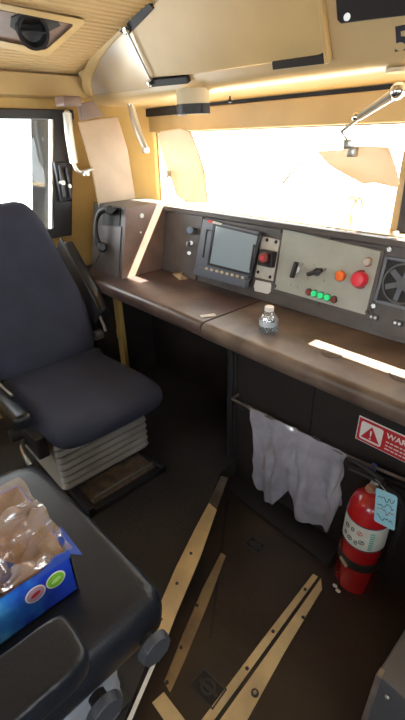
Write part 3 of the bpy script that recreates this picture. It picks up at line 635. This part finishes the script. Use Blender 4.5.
# top rail bolt
for q, lb in (((392, 233), 'small bolt head on the console ledge above the fan panel'),):
    bm = NB(); c = ony(*q, 1.51); c = V((c.x, 1.54, 1.278)); cyl(bm, c-V((0, 0, 0.002)), c+V((0, 0, 0.012)), 0.012, 0.010, 6); tag(obj('bolt_head', bm, 'steel'), lb, 'bolt')

# ================================================================ THINGS ON THE DESK
# water bottle
c = onz(268, 331, 0.921); c.z = 0.921
T = thing('water_bottle', c, 'small clear water bottle with a white cap on the brown worktop', 'bottle')
prf = [(0.026, 0.001), (0.034, 0.003), (0.037, 0.010), (0.035, 0.020), (0.037, 0.026), (0.035, 0.034), (0.037, 0.042), (0.036, 0.055), (0.029, 0.068), (0.016, 0.078), (0.014, 0.082), (0.014, 0.090)]
obj('bottle_body', lathe(NB(), prf, Matrix.Translation(c), 32), 'bottlefilm', T)
obj('water', lathe(NB(), [(0.024, 0.003), (0.032, 0.005), (0.034, 0.012), (0.033, 0.035), (0.001, 0.0352)], Matrix.Translation(c), 24), glassmat('water', (0.70, 0.84, 0.93), 0.1), T)
lb = NB(); lathe(lb, [(0.0375, 0.030), (0.0375, 0.050)], Matrix.Translation(c), 32, cap=False); obj('label_band', lb, filmmat('frosted_label', (0.7, 0.78, 0.85), 0.55), T)
obj('cap', lathe(NB(), [(0.018, 0.086), (0.018, 0.101), (0.015, 0.104), (0.0005, 0.104)], Matrix.Translation(c), 24), 'white', T)
# crumpled paper on left desk, tape at the seam
a = onz(179, 276, 0.921); T = thing('paper_slip', a, 'crumpled tan paper slip on the left worktop below the knob panel', 'paper')
bm = NB(); q = [onz(172, 274, 0.922), onz(180, 271, 0.935), onz(184, 266, 0.96), onz(184, 274, 0.925), onz(188, 279, 0.924), onz(180, 280, 0.922)]
vs = [bm.verts.new(p) for p in q]; ctr = bm.verts.new(onz(181, 275, 0.94))
for i in range(6): bm.faces.new([vs[i], vs[(i+1) % 6], ctr])
obj('sheet', bm, 'visor', T, smooth=0, sol=0.0015)
a = onz(208, 316, 0.921); bm = NB(); Tm = Matrix.Translation(a) @ Matrix.Rotation(math.radians(62), 4, 'Z')
rbox(bm, -0.034, 0.034, -0.014, 0.014, 0.0005, 0.0035, Tm, 0.001, 1); tag(obj('paper_label', bm, 'whitepl'), 'pale tape label on the seam between the two worktops', 'label')

# ================================================================ EXTINGUISHER
EXX, EXY = -0.398, 1.160; Mx = Matrix.Translation((EXX, EXY, 0))
T = thing('fire_extinguisher', V((EXX, EXY, 0)), 'red fire extinguisher standing on the floor against the cabinet', 'fire extinguisher')
r = 0.076
obj('cylinder_body', lathe(NB(), [(0.06, 0.001), (r-0.006, 0.003), (r, 0.014), (r, 0.40), (r-0.004, 0.425), (r-0.016, 0.452), (r-0.036, 0.472), (0.022, 0.482), (0.018, 0.495), (0.0005, 0.495)], Mx, 40), 'red', T)
lb = NB(); lathe(lb, [(r+0.0008, 0.262), (r+0.0008, 0.375)], Mx, 48, cap=False); L = obj('label_band', lb, 'labelw', T, label='white instruction label around the cylinder')
lb = NB()
for z0, z1 in ((0.374, 0.379), (0.256, 0.262)): lb = NB(); lathe(lb, [(r+0.0012, z0), (r+0.0012, z1)], Mx, 48, cap=False); obj('label_border', lb, 'ink', T)
def onbody(ang, z, rad=r+0.0018): return V((EXX+rad*math.sin(ang), EXY-rad*math.cos(ang), z))
for k, (an, z) in enumerate(((-0.55, 0.335), (-0.2, 0.34), (0.15, 0.34), (-0.6, 0.295), (-0.28, 0.29), (0.05, 0.288), (0.3, 0.30))):
    bm = NB(); w_ = 0.10 if k % 2 else 0.16
    pts = [onbody(an+w_*math.cos(q)*0.8, z+0.009*math.sin(q)) for q in [i*math.pi/5 for i in range(11)]]; tube(bm, pts, 0.0012, 5)
    tube(bm, [onbody(an-0.05, z-0.004), onbody(an+0.05, z+0.005)], 0.0012, 5); obj('pictogram', bm, 'ink' if k != 2 else 'sign', T)
bm = NB()
for z in range(8): tube(bm, [onbody(0.62, 0.275+z*0.011), onbody(0.8, 0.275+z*0.011)], 0.0036, 4)
obj('teal_strip', bm, 'teal', T)
obj('strap', lathe(NB(), [(r, 0.145), (r+0.006, 0.147), (r+0.006, 0.183), (r, 0.185)], Mx, 40, cap=False), 'rubber', T, label='black rubber retaining strap')
obj('buckle', rbox(NB(), -0.020, 0.020, -0.004, 0.004, -0.007, 0.007, Matrix.Translation((EXX-0.022, EXY-r-0.005, 0.160)) @ Matrix.Rotation(-0.35, 4, 'Z') @ Matrix.Rotation(0.25, 4, 'Y'), 0.002), 'armmetal', T)
obj('wall_bracket', box(NB(), EXX-0.03, EXX+0.03, EXY+r-0.01, CY, 0.12, 0.21), 'rubber', T)
bm = NB(); cyl(bm, (EXX, EXY, 0.49), (EXX, EXY, 0.535), 0.020, 0.017); obj('valve', bm, 'steel', T, bev=0.003)
bm = NB(); tube(bm, [(EXX+0.03, EXY, 0.532), (EXX-0.02, EXY, 0.536), (EXX-0.10, EXY-0.01, 0.532)], [0.012, 0.011, 0.007], 8); obj('carry_handle', bm, 'black', T)
bm = NB(); tube(bm, [(EXX+0.02, EXY, 0.545), (EXX-0.03, EXY, 0.562), (EXX-0.11, EXY-0.01, 0.575)], [0.010, 0.009, 0.006], 8); obj('squeeze_lever', bm, 'black', T)
bm = NB(); cyl(bm, (EXX-0.005, EXY-0.018, 0.512), (EXX-0.005, EXY-0.034, 0.512), 0.015); obj('gauge', bm, 'foodpack', T)
hs = spline([(EXX+0.015, EXY, 0.52), (EXX+0.07, EXY+0.01, 0.51), (EXX+0.105, EXY+0.02, 0.44), (EXX+0.10, EXY+0.02, 0.30), (EXX+0.095, EXY+0.02, 0.17)]); obj('hose', tube(NB(), hs, 0.010, 10), 'rubber', T)
# blue card tag
q = ony(385.5, 509, 1.04); up = (ony(387, 491, 1.045)-ony(384, 527, 1.035)).normalized(); rt = V((1, -0.05, 0)); rt = (rt-up*rt.dot(up)).normalized(); nn = rt.cross(up)
if nn.y > 0: nn = -nn
TG = frameT(q, rt, up, nn)
T = thing('inspection_tag', q, 'pale blue inspection tag with dark scribbles hanging on the fire extinguisher', 'tag')
bm = NB(); prism(bm, [TG @ V((a, b, 0)) for a, b in rrect(-0.034, 0.034, -0.064, 0.064, 0.008)], nn*0.0012); tc_ = obj('card', bm, 'tag', T)
for k in range(4):
    z = 0.038-0.025*k; random.seed(k+3); pts = [TG @ V((-0.026+0.0052*i, z+random.uniform(-0.010, 0.010), 0.002)) for i in range(11)]
    obj('scribble', tube(NB(), spline(pts, 3), 0.0011, 4), 'ink' if k != 2 else 'darkred', T)
obj('string', tube(NB(), spline([TG @ V((0, 0.062, 0.001)), (EXX+0.02, EXY-0.03, 0.56), (EXX+0.0, EXY-0.01, 0.547)], 5), 0.0015, 5), 'armmetal', T)
# dark hoses and blue clip behind the extinguisher
T = thing('cable_bundle', V((-0.28, 1.22, 0.6)), 'bundle of dark cables with a blue clip along the cabinet above the extinguisher', 'cables')
for k in range(3):
    a = ony(352, 462+4*k, 1.225); b = ony(378, 470+5*k, 1.222); c_ = ony(420, 486+7*k, 1.225)
    obj('cable', tube(NB(), spline([a, b, c_]), 0.0065, 8), 'rubber', T)
p = ony(373, 468, 1.21); obj('clip', rbox(NB(), p.x-0.009, p.x+0.009, p.y-0.01, p.y+0.012, p.z-0.016, p.z+0.016, r=0.003), 'bluepack', T, label='small blue clip')
# white scraps on floor
random.seed(2)
for k, q in enumerate(((335, 586), (338, 591))):
    p = onz(*q, 0.003); bm = NB(); bmesh.ops.create_icosphere(bm, subdivisions=1, radius=0.012, matrix=Matrix.Translation(p+V((0, 0, 0.002))) @ Matrix.Diagonal((1, 0.7, 0.3, 1)) @ Matrix.Rotation(k, 4, 'X'))
    tag(obj('paper_scrap', bm, 'white', smooth=0), 'white paper scrap on the floor before the extinguisher, '+('farther of two' if k == 0 else 'nearer of two'), 'paper scrap', 'white scraps on the floor')

# ================================================================ SEAT 1 (fabric, facing the aisle)
T = thing('operator_seat', V((-1.68, 0.70, 0.1)), 'dark navy fabric cab seat near the side window, turned towards the aisle', 'seat')
bt = V((-0.215, 0, 1)).normalized(); bn = V((1, 0, 0.215)).normalized(); bu = V((0, 1, 0))
BT = frameT(V((-1.96, 0.695, 0.58)), bu, bt, bn)
half = [(0.0, 0.79), (0.07, 0.79), (0.115, 0.765), (0.155, 0.70), (0.19, 0.58), (0.225, 0.44), (0.26, 0.30), (0.275, 0.16), (0.265, 0.03), (0.20, -0.04), (0.0, -0.06)]
ol = [(a, b) for a, b in half]+[(-a, b) for a, b in half[-2:0:-1]]
obj('backrest', pad(NB(), ol, BT, 0.075, 0.085, 6, 0.03), 'fabric', T, smooth=80)
bm = pad(NB(), [(a*0.93, 0.35+(b-0.35)*0.93) for a, b in ol], BT @ Matrix.Translation((0, 0, -0.075)), 0.03, 0.05, 8); obj('back_shell', bm, 'black', T, smooth=80)
CS = frameT(V((0, 0, 0.53)), V((1, 0, 0)), V((0, 1, 0)), V((0, 0, 1)))
co = [(-2.0, 0.46), (-1.85, 0.435), (-1.6, 0.43), (-1.44, 0.435), (-1.37, 0.455), (-1.335, 0.53), (-1.325, 0.72), (-1.332, 0.90), (-1.36, 0.97), (-1.44, 0.995), (-1.6, 0.99), (-1.85, 0.97), (-2.0, 0.95)]
obj('seat_cushion', pad(NB(), co, CS, 0.075, 0.075, 7, 0.012), 'fabric', T, smooth=80)
def bellows(x0, x1, y0, y1, z0, z1, n, m, parent, rad=0.05, dep=0.020):
    bm = NB(); rings = []
    for k in range(2*n+1):
        z = z0+(z1-z0)*k/(2*n); d = 0.0 if k % 2 else dep
        rings.append([bm.verts.new((a, b, z)) for a, b in rrect(x0+d, x1-d, y0+d, y1-d, rad)])
    N = len(rings[0]); bm.faces.new(rings[0]); bm.faces.new(rings[-1])
    for a, b in zip(rings, rings[1:]):
        for i in range(N): bm.faces.new([a[i], a[(i+1) % N], b[(i+1) % N], b[i]])
    return obj('bellows', bm, m, parent, smooth=0, bev=0.0015)
bellows(-1.92, -1.44, 0.45, 0.93, 0.20, 0.46, 7, 'bellow', T, 0.03, 0.012)
bm = NB(); box(bm, -1.95, -1.33, 0.50, 0.535, 0.10, 0.155); box(bm, -1.95, -1.33, 0.90, 0.935, 0.10, 0.155); box(bm, -1.365, -1.33, 0.50, 0.935, 0.10, 0.135); box(bm, -1.95, -1.92, 0.50, 0.935, 0.1, 0.135); obj('base_frame', bm, 'black', T, bev=0.004)
obj('base_plate', box(NB(), -1.92, -1.36, 0.53, 0.90, 0.101, 0.118), 'basepl', T)
bm = NB(); box(bm, -1.90, -1.53, 0.53, 0.88, 0.118, 0.20); obj('slide_carriage', bm, 'black', T)
bm = NB(); tube(bm, [(-1.40, 0.56, 0.13), (-1.40, 0.90, 0.13)], 0.006, 8); obj('release_bar', bm, 'steel', T)
for y in (0.56, 0.57): pass
bm = NB(); cyl(bm, (-1.385, 0.545, 0.118), (-1.385, 0.545, 0.135), 0.010, n=8); obj('bolt', bm, 'steel', T)
# folded-up armrest on the far side
def orient(p0, p1, side):
    w = (V(p1)-V(p0)).normalized(); u = V(side); u = (u-w*u.dot(w)).normalized(); return frameT(V(p0), u, w.cross(u), w), (V(p1)-V(p0)).length
Tm, L = orient((-2.25, 1.03, 1.09), (-1.93, 1.03, 0.76), (0, 1, 0))
obj('armrest', rbox(NB(), -0.032, 0.032, -0.055, 0.045, 0, L, Tm, 0.022, 4), 'leather', T, smooth=60)
obj('armrest_plate', rbox(NB(), -0.046, -0.034, -0.072, 0.062, -0.01, L+0.01, Tm, 0.006, 2), 'black', T)
bm = NB(); tube(bm, [(-1.93, 1.0, 0.77), (-1.93, 1.02, 0.70), (-1.90, 1.01, 0.68)], 0.008, 8); obj('lever', bm, 'armmetal', T)
bm = NB(); cyl(bm, (-1.97, 0.975, 0.64), (-1.97, 1.02, 0.64), 0.028); obj('recline_knob', bm, 'steel', T)
# near armrest lowered alongside the cushion
Tm, L = orient((-1.99, 0.395, 0.57), (-1.50, 0.385, 0.60), (0, 1, 0))
obj('armrest', rbox(NB(), -0.038, 0.038, -0.034, 0.034, 0, L, Tm, 0.024, 4), 'leather', T, smooth=60)
bm = NB(); tube(bm, [(-1.80, 0.40, 0.645), (-1.66, 0.405, 0.648)], 0.006, 8); obj('trim_clip', bm, 'steel', T)
bm = NB(); rbox(bm, -1.98, -1.46, 0.39, 0.44, 0.42, 0.53, r=0.01); obj('side_cover', bm, 'black', T)
bm = NB(); tube(bm, spline([(-1.60, 0.385, 0.45), (-1.55, 0.36, 0.46), (-1.50, 0.35, 0.45), (-1.47, 0.35, 0.42)], 4), 0.011, 8); obj('lever', bm, 'steel', T)
bm = NB(); cyl(bm, (-1.64, 0.39, 0.47), (-1.64, 0.345, 0.47), 0.032, 0.028, 16); obj('adjuster_knob', bm, 'black', T)

# ================================================================ SEAT 2 (black leather, facing forward)
T = thing('passenger_seat', V((-0.86, 0.03, 0.1)), 'black leather cab seat in the foreground with a blue carton on it', 'seat')
co = [(-1.19, -0.22), (-1.205, 0.0), (-1.205, 0.18), (-1.19, 0.265), (-1.13, 0.302), (-0.9, 0.318), (-0.7, 0.328), (-0.56, 0.332), (-0.522, 0.318), (-0.508, 0.27), (-0.503, 0.0), (-0.51, -0.22)]
CS = frameT(V((0, 0, 0.60)), V((1, 0, 0)), V((0, 1, 0)), V((0, 0, 1)))
cu = obj('seat_cushion', pad(NB(), co, CS, 0.078, 0.085, 20, 0.002), 'leather', T, smooth=80)
n0 = len(co); sp = spline([V((a*1.0, b, 0.655)) for a, b in co[3:10]], 6)
bk = pad(NB(), [(a, b) for a, b in [(0.30, 0), (0.29, 0.35), (0.2, 0.62), (0, 0.68), (-0.2, 0.62), (-0.29, 0.35), (-0.30, 0), (0, -0.05)]], frameT(V((-0.85, -0.30, 0.60)), V((1, 0, 0)), V((0, -0.5, 1)).normalized(), V((0, 1, 0.5)).normalized()), 0.06, 0.06, 6)
obj('backrest', bk, 'leather', T, smooth=80)
bellows(-1.10, -0.60, -0.20, 0.23, 0.12, 0.53, 6, 'bellow2', T, 0.06)
obj('base_plate', rbox(NB(), -1.12, -0.62, -0.25, 0.24, 0.1, 0.125, r=0.004), 'black', T)
obj('seat_pan', rbox(NB(), -1.13, -0.54, -0.22, 0.28, 0.515, 0.56, r=0.01), 'black', T)
# armrest alongside
ao = [(-0.552, 0.02), (-0.553, 0.07), (-0.548, 0.110), (-0.53, 0.118), (-0.49, 0.120), (-0.455, 0.116), (-0.438, 0.09), (-0.434, 0.02), (-0.434, -0.30), (-0.552, -0.30)]
obj('armrest', pad(NB(), ao, frameT(V((0, 0, 0.775)), V((1, 0, 0)), V((0, 1, 0)), V((0, 0, 1))), 0.03, 0.035, 26), 'leather', T, smooth=80)
obj('armrest_support', rbox(NB(), -0.52, -0.49, -0.30, -0.20, 0.52, 0.76, r=0.008), 'black', T)
for c in (V((-0.515, 0.262, 0.575)), V((-0.515, 0.125, 0.52))):
    bm = NB(); cyl(bm, c, c+V((0.035, 0, 0)), 0.020); obj('knob_stem', bm, 'black', T)
    kb = NB(); n = 7
    for k in range(1): cyl(kb, c+V((0.028, 0, 0)), c+V((0.050, 0, 0)), 0.041, 0.036, 28)
    for k in range(8):
        a = k*math.pi/4; cyl(kb, c+V((0.028, 0.037*math.cos(a), 0.037*math.sin(a))), c+V((0.050, 0.033*math.cos(a), 0.033*math.sin(a))), 0.006, 0.005, 8)
    obj('adjuster_knob', kb, 'knobgrey', T, bev=0.002)

# ================================================================ CARTON
BX0, BX1, BY0, BY1, BZ0, BZ1 = -0.945, -0.655, -0.18, 0.185, 0.679, 0.80
T = thing('snack_carton', V((-0.8, 0.0, 0.679)), 'open bright blue carton on the black leather seat', 'carton')
bm = NB(); t_ = 0.004
box(bm, BX1-t_, BX1, BY0, BY1, BZ0, BZ1); box(bm, BX0, BX0+t_, BY0, BY1, BZ0, BZ1); box(bm, BX0, BX1, BY1-t_, BY1, BZ0, BZ1); box(bm, BX0, BX1, BY0, BY0+t_, BZ0, BZ1); box(bm, BX0, BX1, BY0, BY1, BZ0, BZ0+t_)
obj('carton_body', bm, 'carton', T)
obj('inner_card', box(NB(), BX0+0.006, BX1-0.006, BY0+0.006, BY1-0.006, BZ0+0.005, BZ0+0.012), 'cardboard', T)
for a in ((BX0+t_, BX1-t_, BY1-t_-0.0015, BY1-t_-0.0002), (BX0+t_+0.0002, BX0+t_+0.0015, BY0+t_, BY1-t_), (BX1-t_-0.0015, BX1-t_-0.0002, BY0+t_, BY1-t_)):
    obj('inner_card', box(NB(), *a, BZ0+0.012, BZ1-0.001), 'cardboard', T)
# torn rim pieces
bm = NB(); rim = [V((BX1, BY1, BZ1)), V((BX1, BY1-0.05, BZ1+0.004)), V((BX1-0.002, BY1-0.12, BZ1+0.001)), V((BX1, BY0, BZ1+0.004))]
prism(bm, [V((BX1+0.001, BY1, BZ1-0.01)), V((BX1+0.001, BY1, BZ1+0.012)), V((BX1+0.001, BY1-0.03, BZ1+0.018)), V((BX1+0.001, BY1-0.055, BZ1+0.006)), V((BX1+0.001, BY1-0.09, BZ1-0.004)), V((BX1+0.001, BY1-0.09, BZ1-0.01))], (-0.004, 0, 0)); obj('torn_flap', bm, 'bluepack', T)
bm = NB(); prism(bm, [V((BX1-0.004, BY1-0.002, BZ1-0.002)), V((BX1-0.07, BY1-0.002, BZ1+0.003)), V((BX1-0.07, BY1+0.016, BZ1+0.012)), V((BX1+0.012, BY1+0.022, BZ1-0.012))], (0, 0, 0.003)); obj('corner_flap', bm, 'bluepack', T)
# crumpled clear liner sagging into the carton and over its rim
bm = NB(); nu, nv = 30, 34; g = []
for i in range(nu+1):
    r_ = []
    for j in range(nv+1):
        u = i/nu; v = j/nv; e_ = min(u, 1-u, v, 1-v); edge = min(1, e_*6)
        x = BX0-0.010+(BX1-BX0+0.012)*u; y = BY0-0.006+(BY1-BY0+0.016)*v
        n_ = noise.noise(V((u*5, v*6, 2.0)))+0.6*noise.noise(V((u*12, v*13, 4.0)))
        z = BZ1+0.014-0.030*edge+0.034*n_*(0.3+edge)
        r_.append(bm.verts.new((x+0.004*n_, y+0.004*n_, max(z, BZ0+0.045))))
    g.append(r_)
for i in range(nu):
    for j in range(nv): bm.faces.new([g[i][j], g[i+1][j], g[i+1][j+1], g[i][j+1]])
obj('plastic_liner', bm, 'liner', T, smooth=60, label='crumpled clear plastic liner')
# badges on the front face
def badge(y, z, r_, m, m2):
    Tm = frameT(V((BX1, y, z)), V((0, 1, 0)), V((0, 0, 1)), V((1, 0, 0)))
    a = obj('badge', lathe(NB(), [(r_, 0.0006), (r_, 0.0012), (0.0005, 0.0012)], Tm @ Matrix.Diagonal((1, 1.0, 1, 1)), 28), 'white', T)
    obj('badge_disc', lathe(NB(), [(r_*0.86, 0.0013), (r_*0.86, 0.0018), (0.0005, 0.0018)], Tm, 28), m, a)
    obj('leaf_mark', prism(NB(), [Tm @ V((r_*0.5*math.cos(q), r_*0.25*math.sin(q)+r_*0.1*math.cos(q), 0.0019)) for q in [k*math.pi/6 for k in range(12)]], V((0.0005, 0, 0))), m2, a)
M['lime'] = mat('lime_print', (0.20, 0.52, 0.04), 0.4); M['pink'] = mat('pink_print', (0.45, 0.30, 0.40), 0.4); M['lightgreen'] = mat('light_green_print', (0.45, 0.7, 0.25), 0.4)
badge(0.143, 0.755, 0.022, 'lime', 'lightgreen'); badge(0.097, 0.753, 0.022, 'pink', 'sign')
# snack packets inside
spots = [(-0.86, 0.12, 0.2, 'foodpack'), (-0.74, 0.10, -0.3, 'foodpack'), (-0.86, 0.0, 0.1, 'foodpack'), (-0.74, -0.02, 0.4, 'foodpack'), (-0.85, -0.11, -0.2, 'foodpack'), (-0.74, -0.12, 0.1, 'foodpack')]
desc = ['orange-brown packet in the far window-side corner of the blue carton', 'orange-brown packet in the far aisle-side corner of the blue carton', 'orange-brown packet in the middle of the carton on the window side', 'orange-brown packet in the middle of the carton on the aisle side', 'orange-brown packet at the near window-side end of the carton', 'orange-brown packet at the near aisle-side end of the carton']
first = None
for (x, y, a, mm), ds in zip(spots, desc):
    if first is None:
        bm = pad(NB(), rrect(-0.058, 0.058, -0.052, 0.052, 0.012), I4, 0.010, 0.014, 10); first = obj('snack_packet', bm, mm, None, smooth=60); o = first
    else: o = first.copy(); col.objects.link(o)
    o.location = (x, y, BZ0+0.030); o.rotation_euler = (0.05, 0.04, a*0.25); tag(o, ds, 'packet', 'packets in the blue carton')
bm = pad(NB(), rrect(-0.040, 0.040, -0.026, 0.026, 0.008), I4, 0.008, 0.008, 3); o = obj('snack_packet', bm, 'bluepack', None, smooth=60); o.location = (-0.755, 0.062, BZ0+0.075); o.rotation_euler = (0.1, 0.05, 0.5)
tag(o, 'blue wrapped packet lying on top inside the carton', 'packet', 'packets in the blue carton')

# ================================================================ FLOOR STRIPS
def strip(name, label, pts, z, th, m, screws, group=None, z2=None):
    T = thing(name, V((sum(p.x for p in pts)/len(pts), sum(p.y for p in pts)/len(pts), z)), label, 'floor strip', group)
    obj('strip_plate', prism(NB(), pts, (0, 0, th)), m, T, bev=0.002)
    for s in screws:
        bm = NB(); cyl(bm, V((s.x, s.y, z+th-0.001)), V((s.x, s.y, z+th+0.002)), 0.007, 0.006, 12); obj('screw', bm, 'frame', T)
    return T
zt = 0.1005
strip('edge_strip', 'wide brass-toned strip along the diagonal edge of the seat platform', [onz(*q, zt) for q in [(140, 652), (160, 658), (176, 616), (201, 556), (217, 510), (209, 503), (196, 527), (175, 569), (154, 618)]], zt, 0.004, 'alu', [onz(*q, zt) for q in [(191, 554), (177, 584), (161, 620)]])
strip('edge_strip', 'thin white edge strip below the wide strip beside the foreground seat', [onz(*q, zt) for q in [(92, 800), (97, 802), (162, 650), (158, 649)]], zt, 0.004, 'white', [])
strip('edge_strip', 'dark worn continuation of the platform edge strip near the footwell', [onz(*q, zt) for q in [(209, 502), (217, 509), (228, 478), (221, 476)]], zt, 0.003, 'alug', [])
strip('floor_strip', 'narrow strip on the floor at the foot of the platform edge', [onz(*q, 0.0005) for q in [(164, 682), (170, 693), (184, 663), (207, 607), (226, 556), (221, 553), (202, 590), (183, 634)]], 0.0005, 0.004, 'alud', [onz(*q, 0.0005) for q in [(167, 683), (181, 648), (197, 606)]])
strip('floor_strip', 'short brass-toned cross strip at the bottom of the picture meeting the platform edge', [onz(*q, 0.0005) for q in [(152, 703), (164, 692), (250, 806), (229, 816)]], 0.0005, 0.004, 'alu', [])
strip('floor_strip', 'left one of the two parallel brass-toned floor strips with a dark slot between them', [onz(*q, 0.0005) for q in [(141, 800), (153, 805), (318, 577), (313, 574), (262, 640)]], 0.0005, 0.004, 'alu', [onz(*q, 0.0005) for q in [(247, 669), (273, 632), (305, 590)]])
strip('floor_strip', 'right and wider one of the two parallel brass-toned floor strips', [onz(*q, 0.0005) for q in [(163, 800), (190, 806), (240, 734), (262, 694), (285, 652), (322, 590), (321, 578), (280, 636)]], 0.0005, 0.004, 'alu', [onz(*q, 0.0005) for q in [(303, 618)]])
p = onz(255, 693, 0.005); T = thing('floor_bolt', p, 'steel bolt head on the wider floor strip', 'bolt')
bm = NB(); cyl(bm, p, p+V((0, 0, 0.003)), 0.013, 0.012, 20); obj('washer', bm, 'frame', T); bm = NB(); cyl(bm, p+V((0, 0, 0.003)), p+V((0, 0, 0.008)), 0.007, 0.006, 6); obj('hex_head', bm, 'steel', T)
# flush latches in the floor
def latch(px, py, s, label, rot):
    p = onz(px, py, 0.0); Tm = Matrix.Translation(p) @ Matrix.Rotation(rot, 4, 'Z'); T = thing('floor_latch', p, label, 'floor latch')
    bm = NB()
    for a in ((-s, s, s*0.62, s*0.72), (-s, s, -s*0.72, -s*0.62), (-s, -s*0.88, -s*0.72, s*0.72), (s*0.88, s, -s*0.72, s*0.72)): box(bm, *a, 0, 0.005, Tm)
    obj('latch_frame', bm, 'frame', T, bev=0.001)
    obj('latch_pan', box(NB(), -s*0.88, s*0.88, -s*0.62, s*0.62, 0.0003, 0.001, Tm), 'rubber', T)
    obj('pull_ring', tube(NB(), [Tm @ V((s*0.45*math.cos(k*math.pi/8), s*0.4*math.sin(k*math.pi/8), 0.005)) for k in range(17)], 0.004, 6), 'frame', T)
    obj('pull_bar', box(NB(), -s*0.7, s*0.7, -0.005, 0.005, 0.002, 0.007, Tm), 'frame', T)
latch(208, 688, 0.052, 'dark square floor latch between the floor strips', 0.1)
latch(255, 545, 0.042, 'small dark floor latch in front of the plastic bag', 0.1)
# floor plate seams
bm = NB()
prism(bm, [onz(*q, 0.0) for q in [(226, 500), (229, 500), (212, 640), (209, 640)]], (0, 0, 0.002))
tag(obj('floor_seam', bm, 'rubber'), 'thin dark seam across the floor beside the platform strip', 'seam')

# ================================================================ GREY LOCKER AT LOWER RIGHT
c = onz(377, 674, 0.45); T = thing('grey_metal_box', V((c.x+0.2, c.y+0.3, 0)), 'grey riveted metal box at the lower right corner', 'metal box')
obj('box_body', box(NB(), c.x, c.x+0.42, c.y, c.y+0.42, 0, 0.45), 'greybox', T, bev=0.004)
bm = NB(); box(bm, c.x-0.002, c.x+0.012, c.y-0.003, c.y+0.02, 0.0, 0.452); obj('corner_angle', bm, 'alug', T, bev=0.002)
bm = NB()
for z in (0.40, 0.25): bm = NB(); cyl(bm, V((c.x+0.035, c.y, z)), V((c.x+0.035, c.y-0.004, z)), 0.006, 0.004, 10); obj('rivet', bm, 'steel', T)
